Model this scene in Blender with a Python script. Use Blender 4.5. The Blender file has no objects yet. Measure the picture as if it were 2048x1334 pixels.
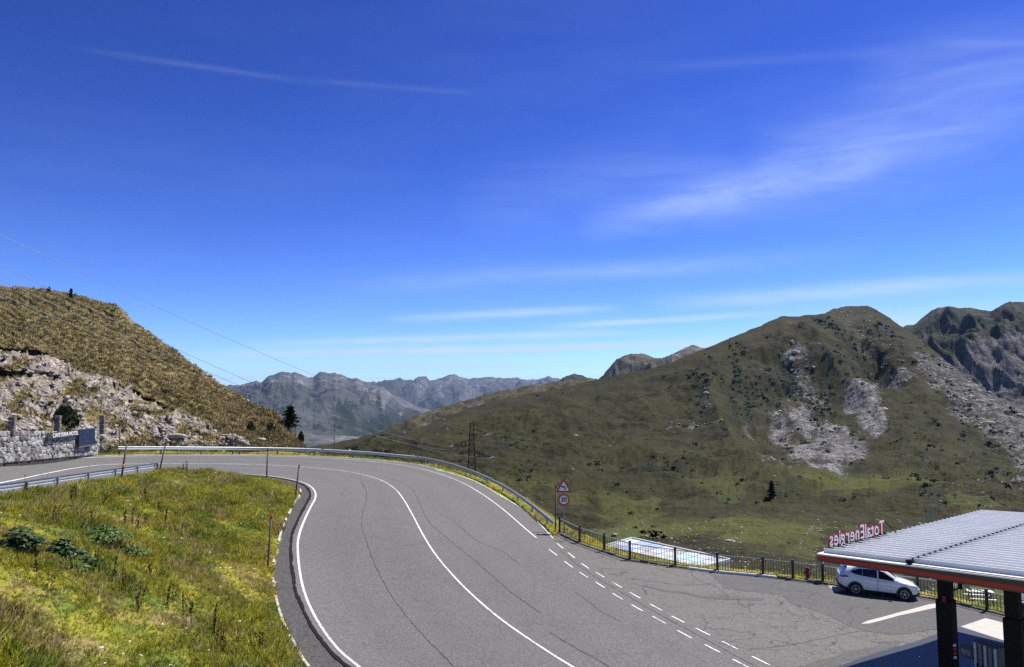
import bpy, math, random
import numpy as np
from mathutils import Vector, Matrix, noise as mnoise

random.seed(7)
rng = np.random.default_rng(11)
SC = bpy.context.scene
COL = SC.collection
R = math.radians

# ------------------------------------------------------------------ camera, sky, sun, exposure
H = 10.5                                  # eye height above the forecourt road
F = 1480.0                                # focal length in pixels of the 2048 px wide photograph
PITCH = math.atan(133 / F)
cam_d = bpy.data.cameras.new('camera')
cam_d.sensor_width = 36.0
cam_d.lens = F / 2048 * 36.0
cam_d.clip_start = 0.3
cam_d.clip_end = 90000
cam = bpy.data.objects.new('camera', cam_d)
cam.location = (0, 0, H)
cam.rotation_euler = (math.pi / 2 + PITCH, 0, 0)
COL.objects.link(cam)
SC.camera = cam

SUN_AZ, SUN_EL = R(54), R(57)             # azimuth measured clockwise from +Y
world = bpy.data.worlds.new('World')
SC.world = world
world.use_nodes = True
def build_world():
    nt = world.node_tree
    nt.nodes.clear()
    N, L = nt.nodes.new, nt.links.new
    out = N('ShaderNodeOutputWorld'); bg = N('ShaderNodeBackground')
    bg.inputs['Strength'].default_value = 0.10
    sky = N('ShaderNodeTexSky'); sky.sky_type = 'NISHITA'; sky.sun_disc = False
    sky.sun_elevation = SUN_EL; sky.sun_rotation = SUN_AZ
    sky.altitude = 2400; sky.air_density = 1.0; sky.dust_density = 0.25; sky.ozone_density = 3.0
    gm = N('ShaderNodeGamma'); gm.inputs['Gamma'].default_value = 1.75; L(sky.outputs[0], gm.inputs[0])
    gain = N('ShaderNodeMix'); gain.data_type = 'RGBA'; gain.blend_type = 'MULTIPLY'; gain.inputs[0].default_value = 1.0
    gain.inputs[7].default_value = (.285, .285, .295, 1); L(gm.outputs[0], gain.inputs[6])
    hsv = N('ShaderNodeHueSaturation'); hsv.inputs['Hue'].default_value = .5135; hsv.inputs['Saturation'].default_value = 1.07; hsv.inputs['Value'].default_value = 1.04
    L(gain.outputs[2], hsv.inputs['Color'])
    # thin cirrus: drawn-out streaks fixed in the sky, broken up by noise
    tc = N('ShaderNodeTexCoord'); D = tc.outputs['Generated']
    def mth(op, x, y=None, clamp=False):
        n = N('ShaderNodeMath'); n.operation = op; n.use_clamp = clamp
        for i, v in enumerate((x, y)):
            if v is None: continue
            if isinstance(v, (int, float)): n.inputs[i].default_value = v
            else: L(v, n.inputs[i])
        return n.outputs[0]
    def dotv(v):
        n = N('ShaderNodeVectorMath'); n.operation = 'DOT_PRODUCT'; L(D, n.inputs[0]); n.inputs[1].default_value = tuple(v); return n.outputs['Value']
    def dirv(px, py):
        u = -(py - 667) / F; v = Vector(((px - 1024) / F, math.cos(PITCH) - u * math.sin(PITCH), math.sin(PITCH) + u * math.cos(PITCH))); return v.normalized()
    mp = N('ShaderNodeMapping'); mp.inputs['Rotation'].default_value = (0, R(-8), 0); mp.inputs['Scale'].default_value = (7, 7, 42); L(D, mp.inputs[0])
    no = N('ShaderNodeTexNoise'); no.inputs['Scale'].default_value = 1.0; no.inputs['Detail'].default_value = 7; no.inputs['Roughness'].default_value = .62; no.inputs['Distortion'].default_value = .5
    L(mp.outputs[0], no.inputs['Vector'])
    mp2 = N('ShaderNodeMapping'); mp2.inputs['Rotation'].default_value = (0, R(-8), 0); mp2.inputs['Scale'].default_value = (1.6, 1.6, 7); L(D, mp2.inputs[0])
    no2 = N('ShaderNodeTexNoise'); no2.inputs['Scale'].default_value = 1.0; no2.inputs['Detail'].default_value = 5; L(mp2.outputs[0], no2.inputs['Vector'])
    warp = mth('MULTIPLY', mth('SUBTRACT', no2.outputs[0], .5), .030)
    tot = None
    for (x0, y0, x1, y1, w, amt) in ((1150,460,1790,322,34,.24),(1480,330,2200,175,90,.14),(120,90,640,168,5,.05),(600,160,960,188,5,.04),(1850,86,2200,84,7,.06),(1260,142,1880,92,9,.04),
        (330,712,1560,688,8,.80),(470,690,1340,666,7,.55),(760,642,1260,618,8,.40),(1080,658,1580,626,6,.50),(1280,614,2200,556,15,.36),(640,590,1760,505,18,.16),(1480,646,2300,640,30,.36),(900,420,1500,300,70,.07),(1290,430,2050,240,70,.07),(1250,702,2350,650,22,.34),(380,738,1320,730,11,.30),(1700,150,2300,60,60,.07)):
        p, q = dirv(x0, y0), dirv(x1, y1); nrm = p.cross(q).normalized(); mid = (p + q).normalized(); tan = (q - p).normalized(); half = (q - p).length / 2
        dd = mth('DIVIDE', mth('ADD', dotv(nrm), warp if w > 8 else mth('MULTIPLY', warp, .35)), w / F)
        across = mth('POWER', 2.718, mth('MULTIPLY', mth('MULTIPLY', dd, dd), -1.0))
        al = mth('DIVIDE', dotv(tan), half); along = mth('SUBTRACT', 1.0, mth('POWER', mth('ABSOLUTE', al), 2.5), True)
        front = mth('GREATER_THAN', dotv(mid), .5)
        m_ = mth('MULTIPLY', mth('MULTIPLY', across, along), mth('MULTIPLY', front, amt))
        tot = m_ if tot is None else mth('ADD', tot, m_)
    r = N('ShaderNodeMapRange'); r.inputs[1].default_value = .28; r.inputs[2].default_value = .72; r.inputs[3].default_value = .45; r.inputs[4].default_value = 1.6; L(no.outputs[0], r.inputs[0])
    r2 = N('ShaderNodeMapRange'); r2.inputs[1].default_value = .45; r2.inputs[2].default_value = .8; r2.inputs[3].default_value = 0; r2.inputs[4].default_value = .035; L(no2.outputs[0], r2.inputs[0])
    fac = mth('ADD', mth('MULTIPLY', tot, r.outputs[0]), mth('MULTIPLY', r2.outputs[0], r.outputs[0]), True)
    mx = N('ShaderNodeMix'); mx.data_type = 'RGBA'
    L(fac, mx.inputs[0]); L(hsv.outputs[0], mx.inputs[6])
    mx.inputs[7].default_value = (5.0, 6.0, 7.0, 1)
    L(mx.outputs[2], bg.inputs['Color']); L(bg.outputs[0], out.inputs['Surface'])
build_world()

sun_d = bpy.data.lights.new('sun', 'SUN')
sun_d.energy = 5.0; sun_d.angle = R(0.53); sun_d.color = (1.0, 0.955, 0.88)
sun = bpy.data.objects.new('sun', sun_d)
SUNDIR = Vector((math.sin(SUN_AZ) * math.cos(SUN_EL), math.cos(SUN_AZ) * math.cos(SUN_EL), math.sin(SUN_EL)))
sun.rotation_euler = SUNDIR.to_track_quat('Z', 'Y').to_euler()
sun.location = SUNDIR * 200
COL.objects.link(sun)

vs = SC.view_settings
vs.view_transform = 'Standard'; vs.look = 'None'; vs.gamma = 1.0; vs.use_curve_mapping = False
vs.exposure = 0.62
SC.cycles.use_denoising = False
SC.cycles.max_bounces = 5
SC.cycles.volume_bounces = 0

# ------------------------------------------------------------------ small helpers
cp_, sp_ = math.cos(PITCH), math.sin(PITCH)
def ray(px, py):
    x = (px - 1024) / F; u = -(py - 667) / F
    return np.array([x, cp_ - u * sp_, sp_ + u * cp_])
def at(px, py, Y):
    d = ray(px, py); t = Y / d[1]
    return np.array([d[0] * t, Y, H + d[2] * t])
def atv(px, py, Y):                       # vectorised
    px, py, Y = np.broadcast_arrays(np.asarray(px, float), np.asarray(py, float), np.asarray(Y, float))
    x = (px - 1024) / F; u = -(py - 667) / F
    dy = cp_ - u * sp_; dz = sp_ + u * cp_
    t = Y / dy
    return np.stack([x * t, Y, H + dz * t], -1)

def tag(o, label=None, cat=None, group=None, kind=None):
    if label: o['label'] = label
    if cat: o['category'] = cat
    if group: o['group'] = group
    if kind: o['kind'] = kind
    return o
def empty(name, loc=(0, 0, 0), rz=0.0):
    o = bpy.data.objects.new(name, None); COL.objects.link(o)
    o.location = tuple(float(v) for v in loc); o.rotation_euler = (0, 0, rz)
    o.empty_display_size = 0.3
    return o
def mobj(name, mesh, parent=None, loc=None, rot=None, scale=None):
    o = bpy.data.objects.new(name, mesh); COL.objects.link(o)
    if parent is not None: o.parent = parent
    if loc is not None: o.location = tuple(float(v) for v in loc)
    if rot is not None: o.rotation_euler = rot
    if scale is not None: o.scale = scale
    return o
def copy_tree(o, parent=None):
    c = o.copy(); COL.objects.link(c)
    if parent is not None: c.parent = parent
    for ch in list(o.children): copy_tree(ch, c)
    return c
def np_mesh(name, verts, faces, m=None, smooth=False, attrs=None):
    """verts Nx3, faces MxK (constant K)"""
    me = bpy.data.meshes.new(name)
    verts = np.ascontiguousarray(verts, dtype=np.float32); faces = np.ascontiguousarray(faces, dtype=np.int32)
    me.vertices.add(len(verts)); me.vertices.foreach_set('co', verts.ravel())
    k = faces.shape[1]
    me.loops.add(faces.size); me.loops.foreach_set('vertex_index', faces.ravel())
    me.polygons.add(len(faces)); me.polygons.foreach_set('loop_start', np.arange(len(faces), dtype=np.int32) * k)
    if m: me.materials.append(m)
    if attrs:
        for an, av in attrs.items():
            a = me.attributes.new(an, 'FLOAT', 'POINT'); a.data.foreach_set('value', np.asarray(av, dtype=np.float32).ravel())
    me.update(calc_edges=True); me.validate()
    if smooth: me.polygons.foreach_set('use_smooth', np.ones(len(me.polygons), dtype=bool))
    return me
def grid_faces(nr, nc):
    i = np.arange((nr - 1) * (nc - 1)); r = i // (nc - 1); c = i % (nc - 1)
    a = r * nc + c
    return np.stack([a, a + 1, a + nc + 1, a + nc], -1)

class MB:                                  # collects boxes, tubes, plates into one mesh
    def __init__(s): s.v = []; s.f = []
    def add(s, vs_, fs_):
        b = len(s.v); s.v += [tuple(float(c) for c in v) for v in vs_]; s.f += [tuple(i + b for i in f) for f in fs_]
        return s
    def box(s, c, d, rz=0.0, mat=None):
        hx, hy, hz = d[0] / 2, d[1] / 2, d[2] / 2
        P = [(-hx, -hy, -hz), (hx, -hy, -hz), (hx, hy, -hz), (-hx, hy, -hz), (-hx, -hy, hz), (hx, -hy, hz), (hx, hy, hz), (-hx, hy, hz)]
        M = Matrix.Translation(Vector([float(q) for q in c])) @ (mat if mat is not None else Matrix.Rotation(rz, 4, 'Z'))
        return s.add([M @ Vector(p) for p in P], [(0, 3, 2, 1), (4, 5, 6, 7), (0, 1, 5, 4), (1, 2, 6, 5), (2, 3, 7, 6), (3, 0, 4, 7)])
    def tube(s, p, q, r, r2=None, n=8, caps=True):
        p = Vector([float(a) for a in p]); q = Vector([float(a) for a in q]); r2 = r if r2 is None else r2
        d = (q - p).normalized()
        a = d.orthogonal().normalized() if abs(d.z) < 0.95 else Vector((1, 0, 0)).cross(d).normalized()
        b = d.cross(a)
        vs_ = []
        for k in range(n):
            t = 2 * math.pi * k / n; e = a * math.cos(t) + b * math.sin(t)
            vs_.append(p + e * r); vs_.append(q + e * r2)
        fs_ = [(2 * k, 2 * ((k + 1) % n), 2 * ((k + 1) % n) + 1, 2 * k + 1) for k in range(n)]
        if caps: fs_ += [tuple(2 * k for k in reversed(range(n))), tuple(2 * k + 1 for k in range(n))]
        return s.add(vs_, fs_)
    def bar(s, p, q, w, h=None):           # square bar between two points
        h = w if h is None else h
        p = Vector([float(a) for a in p]); q = Vector([float(a) for a in q]); d = (q - p).normalized()
        up = Vector((0, 0, 1)) if abs(d.z) < 0.95 else Vector((1, 0, 0))
        a = d.cross(up).normalized() * (w / 2); b = a.cross(d).normalized() * (h / 2)
        vs_ = [p - a - b, p + a - b, p + a + b, p - a + b, q - a - b, q + a - b, q + a + b, q - a + b]
        return s.add(vs_, [(0, 1, 2, 3), (7, 6, 5, 4), (0, 4, 5, 1), (1, 5, 6, 2), (2, 6, 7, 3), (3, 7, 4, 0)])
    def prism(s, pts, ext):                # planar polygon pts (3d) extruded by vector ext
        n = len(pts); e = Vector([float(a) for a in ext]); P = [Vector([float(a) for a in p]) for p in pts]
        return s.add(P + [p + e for p in P], [tuple(reversed(range(n))), tuple(range(n, 2 * n))] + [(k, (k + 1) % n, n + (k + 1) % n, n + k) for k in range(n)])
    def mesh(s, name, m, smooth=False, bevel=0.0):
        me = bpy.data.meshes.new(name); me.from_pydata(s.v, [], s.f)
        if m: me.materials.append(m)
        me.update()
        if bevel > 0:
            import bmesh
            bm = bmesh.new(); bm.from_mesh(me)
            bmesh.ops.remove_doubles(bm, verts=bm.verts, dist=1e-5)
            bmesh.ops.recalc_face_normals(bm, faces=bm.faces)
            bmesh.ops.bevel(bm, geom=[e for e in bm.edges if len(e.link_faces) == 2 and e.calc_face_angle(0) > 0.6], offset=bevel, segments=1, affect='EDGES')
            bm.to_mesh(me); bm.free()
        if smooth:
            me.polygons.foreach_set('use_smooth', np.ones(len(me.polygons), dtype=bool))
        return me
    def build(s, name, m, parent=None, smooth=False, bevel=0.0, loc=None):
        return mobj(name, s.mesh(name, m, smooth, bevel), parent, loc)

# ---- numpy noise
_perm = rng.permutation(512)
def _hash(ix, iy, seed):
    h = (ix.astype(np.int64) * 374761393 + iy.astype(np.int64) * 668265263 + seed * 974634777) & 0x7fffffff
    h = ((h ^ (h >> 13)) * 1274126177) & 0x7fffffff
    return (h ^ (h >> 16)) & 0xffff
def perlin(x, y, seed=0):
    x = np.asarray(x, float); y = np.asarray(y, float)
    ix = np.floor(x); iy = np.floor(y); fx = x - ix; fy = y - iy
    def g(ax, ay):
        a = _hash(ix + ax, iy + ay, seed) / 65536.0 * 2 * math.pi
        return np.cos(a) * (fx - ax) + np.sin(a) * (fy - ay)
    u = fx * fx * fx * (fx * (fx * 6 - 15) + 10); v = fy * fy * fy * (fy * (fy * 6 - 15) + 10)
    return 1.5 * ((g(0, 0) * (1 - u) + g(1, 0) * u) * (1 - v) + (g(0, 1) * (1 - u) + g(1, 1) * u) * v)
def fbm(x, y, oct=5, seed=0, rough=0.5, lac=2.03):
    a = 1.0; s = 0.0; t = 0.0
    for o in range(oct):
        s = s + a * perlin(x, y, seed + o * 17); t += a; x = x * lac + 3.7; y = y * lac - 1.9; a *= rough
    return s / t * 1.6
def ridged(x, y, oct=5, seed=0, rough=0.5, lac=2.07):
    a = 1.0; s = 0.0; t = 0.0
    for o in range(oct):
        s = s + a * (1 - np.abs(perlin(x, y, seed + o * 13))) ** 2; t += a; x = x * lac + 1.3; y = y * lac + 5.1; a *= rough
    return s / t
def sstep(a, b, x):
    t = np.clip((x - a) / (b - a), 0, 1); return t * t * (3 - 2 * t)

# ---- materials
def srgb(r, g, b):
    f = lambda c: (c / 255 / 12.92) if c / 255 <= 0.04045 else ((c / 255 + 0.055) / 1.055) ** 2.4
    return (f(r), f(g), f(b), 1)
class Mat:
    def __init__(s, name, rough=0.8, spec=0.3, metal=0.0):
        s.m = bpy.data.materials.new(name); s.m.use_nodes = True
        s.nt = s.m.node_tree; s.b = s.nt.nodes['Principled BSDF']
        s.b.inputs['Roughness'].default_value = rough
        s.b.inputs['Specular IOR Level'].default_value = spec
        s.b.inputs['Metallic'].default_value = metal
        s._pos = None
    def N(s, t, **k):
        n = s.nt.nodes.new(t)
        for a, v in k.items(): setattr(n, a, v)
        return n
    def L(s, a, b): s.nt.links.new(a, b)
    def pos(s, obj=False):
        if s._pos is None:
            s._pos = s.N('ShaderNodeTexCoord').outputs['Object'] if obj else s.N('ShaderNodeNewGeometry').outputs['Position']
        return s._pos
    def scaled(s, sc, rot=(0, 0, 0)):
        mp = s.N('ShaderNodeMapping'); mp.inputs['Scale'].default_value = sc; mp.inputs['Rotation'].default_value = rot
        s.L(s.pos(), mp.inputs[0]); return mp.outputs[0]
    def noise(s, scale, detail=4, rough=0.55, vec=None, dist=0.0):
        n = s.N('ShaderNodeTexNoise'); n.inputs['Scale'].default_value = scale; n.inputs['Detail'].default_value = detail
        n.inputs['Roughness'].default_value = rough; n.inputs['Distortion'].default_value = dist
        s.L(vec if vec is not None else s.pos(), n.inputs['Vector']); return n.outputs[0]
    def voronoi(s, scale, feature='F1', vec=None, rand=1.0):
        n = s.N('ShaderNodeTexVoronoi', feature=feature); n.inputs['Scale'].default_value = scale
        n.inputs['Randomness'].default_value = rand
        s.L(vec if vec is not None else s.pos(), n.inputs['Vector']); return n
    def rng(s, v, a, b, c=0.0, d=1.0):
        n = s.N('ShaderNodeMapRange'); s.L(v, n.inputs[0])
        for i, x in enumerate((a, b, c, d)): n.inputs[i + 1].default_value = x
        return n.outputs[0]
    def math(s, op, a, b=None, clamp=False):
        n = s.N('ShaderNodeMath', operation=op, use_clamp=clamp)
        for i, x in enumerate((a, b)):
            if x is None: continue
            if isinstance(x, (int, float)): n.inputs[i].default_value = x
            else: s.L(x, n.inputs[i])
        return n.outputs[0]
    def attr(s, name):
        return s.N('ShaderNodeAttribute', attribute_name=name).outputs['Fac']
    def mix(s, f, a, b, mode='MIX'):
        n = s.N('ShaderNodeMix', data_type='RGBA', blend_type=mode)
        for i, x in ((0, f), (6, a), (7, b)):
            if isinstance(x, (int, float)): n.inputs[i].default_value = x
            elif isinstance(x, tuple): n.inputs[i].default_value = x
            else: s.L(x, n.inputs[i])
        return n.outputs[2]
    def col(s, c):
        if isinstance(c, tuple): s.b.inputs['Base Color'].default_value = c
        else: s.L(c, s.b.inputs['Base Color'])
        return s
    def bump(s, h, strength=0.5, dist=0.05):
        n = s.N('ShaderNodeBump'); n.inputs['Strength'].default_value = strength; n.inputs['Distance'].default_value = dist
        s.L(h, n.inputs['Height']); s.L(n.outputs[0], s.b.inputs['Normal']); return s
def C(r, g, b): return (r, g, b, 1)
def simple(name, c, rough=0.6, spec=0.4, metal=0.0, var=0.15, scale=6.0):
    m = Mat(name, rough, spec, metal); m.pos(obj=True)
    n = m.noise(scale, 5, 0.6)
    d = tuple(x * (1 - var) for x in c[:3]) + (1,); e = tuple(min(1, x * (1 + var)) for x in c[:3]) + (1,)
    m.col(m.mix(n, d, e)); return m.m

# ------------------------------------------------------------------ near ground height field (thin-plate fit)
CTRL = [(718,1334,.1),(1145,1334,0),(1700,1334,-.45),(2048,1334,-1.2),(1740,1195,-1.2),(2048,1240,-1.35),(1127,1060,.6),
 (1104,1077,.55),(1360,1135,-.2),(1520,1155,-.65),(1240,1100,.25),(1640,1168,-1.0),(1835,1192,-1.3),(1975,1222,-1.35),(1887,1290,-1.25),
 (1300,1250,-.05),(1500,1250,-.5),
 (1000,990,1.9),(900,953,2.8),(840,930,3.4),(760,921,3.9),(668,914,4.3),(580,912,4.6),(500,911,4.8),(370,910.5,5.2),(240,912,5.5),(100,916,5.95),(0,924,6.25),(-200,945,7.0),
 (0,995,5.8),(160,968,5.4),(315,945,4.8),(430,946,4.5),(535,956,4.1),(600,971,3.7),(628,990,3.3),(605,1050,2.1),(595,1110,1.2),
 (610,1190,.5),(640,1255,.25),(800,985,2.7),(870,1115,.9),(1010,1245,.2),(720,1060,2.0),(-200,1025,6.7),
 (0,1334,3.0),(300,1334,1.4),(590,1334,.35),(0,1150,4.6),(300,1100,3.5),(300,1200,2.5),(480,1090,2.2),(450,1000,3.9),(-250,1250,4.6)]
def _w(px, py, z):
    d = ray(px, py); t = (z - H) / d[2]; return (d[0] * t, d[1] * t, z)
CW = [_w(*c) for c in CTRL] + [(-22, 2, 3.2), (0, 0, 0), (25, 5, -1.0), (45, 20, -1.6), (-12, 12, 1.6), (45, 40, -1.6), (12, 16, -.2)]
CW = np.array(CW)
def _tps(r2): return np.where(r2 > 1e-9, 0.5 * r2 * np.log(np.maximum(r2, 1e-9)), 0.0)
_n = len(CW)
_K = _tps(((CW[:, None, :2] - CW[None, :, :2]) ** 2).sum(-1)) + np.eye(_n) * 40.0
_P = np.c_[np.ones(_n), CW[:, :2]]
_A = np.block([[_K, _P], [_P.T, np.zeros((3, 3))]])
_S = np.linalg.solve(_A, np.r_[CW[:, 2], 0, 0, 0])
def G(x, y):
    x = np.asarray(x, float); y = np.asarray(y, float); sh = np.broadcast(x, y).shape
    p = np.stack(np.broadcast_arrays(x, y), -1).reshape(-1, 2); out = np.empty(len(p))
    for i in range(0, len(p), 20000):
        q = p[i:i + 20000]
        out[i:i + 20000] = _tps(((q[:, None] - CW[None, :, :2]) ** 2).sum(-1)) @ _S[:_n] + _S[_n] + q @ _S[_n + 1:]
    return out.reshape(sh)
def hit(px, py, ymax=140.0):               # where the line of sight meets the near ground
    d = ray(px, py); Y = np.linspace(6, ymax, 700)
    x = d[0] / d[1] * Y; z = H + d[2] / d[1] * Y; f = z - G(x, Y)
    k = np.where(f <= 0)[0]
    if len(k) == 0: i = int(np.argmin(f)); Yh = Y[i]
    else:
        i = k[0]; Yh = Y[i] if i == 0 else Y[i - 1] + (Y[i] - Y[i - 1]) * f[i - 1] / (f[i - 1] - f[i])
    xh = d[0] / d[1] * Yh
    return np.array([xh, Yh, float(G(xh, Yh))])
def path(pts): return np.array([hit(*p) for p in pts])
def spline(P, step=0.5, closed=False):     # Catmull-Rom through world points, resampled by length (xy)
    P = np.asarray(P, float); out = []
    Q = np.vstack([2 * P[0] - P[1], P, 2 * P[-1] - P[-2]])
    for i in range(1, len(Q) - 2):
        p0, p1, p2, p3 = Q[i - 1], Q[i], Q[i + 1], Q[i + 2]
        for t in np.linspace(0, 1, 12, endpoint=False):
            out.append(0.5 * ((2 * p1) + (-p0 + p2) * t + (2 * p0 - 5 * p1 + 4 * p2 - p3) * t * t + (-p0 + 3 * p1 - 3 * p2 + p3) * t ** 3))
    out.append(P[-1]); out = np.array(out)
    for _ in range(2):
        out[1:-1] = out[1:-1] * .5 + (out[:-2] + out[2:]) * .25
    return resample(out, step=step)
def resample(P, step=None, n=None):
    s = np.r_[0, np.cumsum(np.linalg.norm(np.diff(P[:, :2], axis=0), axis=1))]
    if n is None: n = max(2, int(round(s[-1] / step)) + 1)
    t = np.linspace(0, s[-1], n)
    return np.stack([np.interp(t, s, P[:, k]) for k in range(P.shape[1])], -1)
def ground(P, dz=0.0):
    P = np.array(P, float); P[:, 2] = G(P[:, 0], P[:, 1]) + dz; return P
def normals2d(P):
    t = np.gradient(P[:, :2], axis=0); t /= np.linalg.norm(t, axis=1)[:, None] + 1e-9
    return np.stack([-t[:, 1], t[:, 0]], -1)  # left of the direction of travel
def offset(P, d):
    Q = P.copy(); Q[:, :2] += normals2d(P) * d; return Q
def ribbon_mesh(name, P, w, dz, m, jitter=0.0):
    nl = normals2d(P); wj = w / 2 * (1 + jitter * rng.standard_normal(len(P)))[:, None]
    A = P.copy(); B = P.copy(); A[:, :2] += nl * wj; B[:, :2] -= nl * wj
    A = ground(A, dz); B = ground(B, dz)
    V = np.empty((2 * len(P), 3)); V[0::2] = B; V[1::2] = A
    i = np.arange(len(P) - 1) * 2
    return np_mesh(name, V, np.stack([i, i + 2, i + 3, i + 1], -1), m)
def inside(poly, x, y):
    x = np.asarray(x, float); y = np.asarray(y, float); r = np.zeros(x.shape, bool)
    n = len(poly); j = n - 1
    for i in range(n):
        xi, yi = poly[i][:2]; xj, yj = poly[j][:2]
        if yi != yj:
            r ^= ((yi > y) != (yj > y)) & (x < (xj - xi) * (y - yi) / (yj - yi) + xi)
        j = i
    return r
def dist_path(P, x, y):
    best = np.full(x.shape, 1e18); bx = np.zeros(x.shape); by = np.zeros(x.shape)
    for i in range(len(P) - 1):
        a = P[i, :2]; d = P[i + 1, :2] - a; L2 = d @ d + 1e-12
        t = np.clip(((x - a[0]) * d[0] + (y - a[1]) * d[1]) / L2, 0, 1)
        qx = a[0] + t * d[0]; qy = a[1] + t * d[1]; dd = (x - qx) ** 2 + (y - qy) ** 2
        m = dd < best; best = np.where(m, dd, best); bx = np.where(m, qx, bx); by = np.where(m, qy, by)
    return np.sqrt(best), bx, by

# ---- traced lines of the place, all lying on the near ground
GRASS_EDGE = spline(path([(690,1420),(630,1352),(609,1326),(590,1294),(567,1249),(553,1205),(546,1165),(545,1136),(553,1100),(562,1065),(574,1035),(590,1005),(602,985),(590,973),(567,965),(535,958),(473,950.5),(400,946.5),(330,945.5)]), 0.5)
INNER_LINE = spline(path([(800,1400),(760,1368),(718,1334),(675,1297),(640,1250),(618,1209),(603,1163),(596,1110),(597,1075),(609,1040),(622,1013),(631,995),(628,980),(611,967),(576,957.5),(532,951.5),(473,947.2),(400,943.2),(330,942),(277,949),(232,957),(164,968),(113,976),(42,986.5),(0,993),(-100,1008),(-260,1035)]), 0.4)
CENTRE_LINE = spline(path([(1240,1388),(1145,1334),(1080,1293),(1010,1245),(950,1195),(905,1150),(870,1108),(845,1068),(825,1030),(807,999),(790,978),(763,961),(722,948.5),(672,940),(605,934),(532,930),(400,927.2),(273,928),(215,929.5),(176,933),(144,937.5),(121,941.6),(94,947),(47,957),(-20,970),(-120,985)]), 0.4)
OUTER_LINE = spline(path([(1073,1076),(1010,1022),(959,985),(917,962),(863,943),(800,930),(730,922),(664,917),(590,913.5),(500,911.8),(400,911),(300,911.5),(200,914.5),(120,919),(50,924.5),(0,929.5),(-120,944),(-260,962)]), 0.4)
PAVE_EDGE = spline(path([(1760,1450),(1640,1382),(1522,1322),(1406,1264),(1312,1215),(1234,1170),(1170,1131),(1120,1091),(1104,1077),(1073,1043),(1037,1014),(995,989),(947,962),(894,944.5),(840,929.5),(766,921),(664,914),(590,911.2),(500,909.7),(400,909.2),(300,909.6),(200,912),(100,917),(0,925.5),(-120,939),(-260,956)]), 0.5)
FENCE_PX = [(1119,1066),(1159.5,1086),(1208.5,1103),(1260,1120),(1350.5,1133),(1435,1144),(1526,1152),(1586,1159),(1646,1167),(1740,1180),(1836,1192),(1905,1204),(1974.5,1222),(2046,1238),(2130,1258),(2230,1283)]
FENCE = path(FENCE_PX)
RAIL = spline(path([(235,909.5),(331,909),(465,908.8),(560,909.5),(638,911.5),(730,916.5),(788,921.5),(842,927),(882,935),(917,945),(947,956),(976,969),(1008,986),(1037,1005),(1071,1031),(1108,1062)]), 0.5)
RAIL_IN = spline(path([(-230,1040),(-110,1016),(42,993),(113,980),(164,971),(202,964.5),(232,959.5),(256,955.5),(277,951.5),(296,948),(316,945)]), 0.5)

# ------------------------------------------------------------------ materials
def asphalt(name, base, warm, crack, crack_scale, rough_scale=38):
    m = Mat(name, 0.86, 0.25)
    def k_(f): return tuple(x * f for x in base[:3]) + (1,)
    big = m.noise(0.09, 5, 0.6); mid = m.noise(0.9, 5, 0.65); fine = m.noise(rough_scale, 2, 0.6); grit = m.voronoi(60, 'F1').outputs['Color']
    c = m.mix(m.rng(big, .3, .7), tuple(x * .86 for x in base[:3]) + (1,), tuple(x * 1.12 for x in base[:3]) + (1,))
    c = m.mix(m.rng(mid, .3, .75, 0, .5), c, warm)
    c = m.mix(m.math('MULTIPLY', m.attr('track'), m.rng(m.noise(.3, 4, .65), .3, .7, .15, .6)), c, k_(.5))
    stain = m.rng(m.noise(.22, 6, .72), .54, .68, 0, .45)
    c = m.mix(stain, c, k_(.5))
    coarse = m.noise(8.5, 3, .75)
    c = m.mix(m.rng(coarse, .40, .60), m.mix(.52, c, k_(.3)), m.mix(.30, c, k_(2.4)))
    c = m.mix(m.rng(fine, .42, .60), m.mix(.45, c, k_(.3)), m.mix(.28, c, k_(2.4)))
    sepc = m.N('ShaderNodeSeparateColor'); m.L(grit, sepc.inputs[0])
    c = m.mix(m.rng(sepc.outputs[0], .55, 1.0, 0, .35), c, k_(2.0))
    if crack > 0:
        wv = m.N('ShaderNodeVectorMath', operation='ADD')
        nz = m.N('ShaderNodeTexNoise'); nz.inputs['Scale'].default_value = 1.3; nz.inputs['Detail'].default_value = 5
        m.L(m.pos(), nz.inputs['Vector'])
        sc = m.N('ShaderNodeVectorMath', operation='SCALE'); sc.inputs['Scale'].default_value = 1.1
        m.L(nz.outputs['Color'], sc.inputs[0]); m.L(m.pos(), wv.inputs[0]); m.L(sc.outputs[0], wv.inputs[1])
        e = m.voronoi(crack_scale, 'DISTANCE_TO_EDGE', wv.outputs[0]).outputs[0]
        e2 = m.voronoi(crack_scale * 2.7, 'DISTANCE_TO_EDGE', wv.outputs[0]).outputs[0]
        msk = m.rng(m.noise(.16, 3, .6), .44, .62)
        wd_ = 1.25 if crack > .8 else 1.0
        k1 = m.rng(e, .0, .018 * wd_, 1, 0); k2 = m.math('MULTIPLY', m.rng(e2, .0, .03 * wd_, 1, 0), msk)
        kk = m.math('MULTIPLY', m.math('MAXIMUM', m.math('MULTIPLY', k1, m.rng(m.noise(.35, 3), .42, .55)), k2), crack)
        c = m.mix(kk, c, C(.018, .017, .016))
    m.col(c); m.bump(fine, 0.35, 0.012)
    return m.m
ASPHALT = asphalt('road_asphalt', C(.112, .110, .103), C(.120, .116, .105), .12, .16)
LOT = asphalt('cracked_asphalt', C(.118, .113, .104), C(.132, .123, .108), .9, .5)
PATCH = asphalt('newer_asphalt', C(.086, .085, .083), C(.094, .092, .088), .5, .3)
SHOULDER = asphalt('broken_shoulder', C(.060, .058, .055), C(.085, .078, .068), .9, 1.2, 14)
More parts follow.
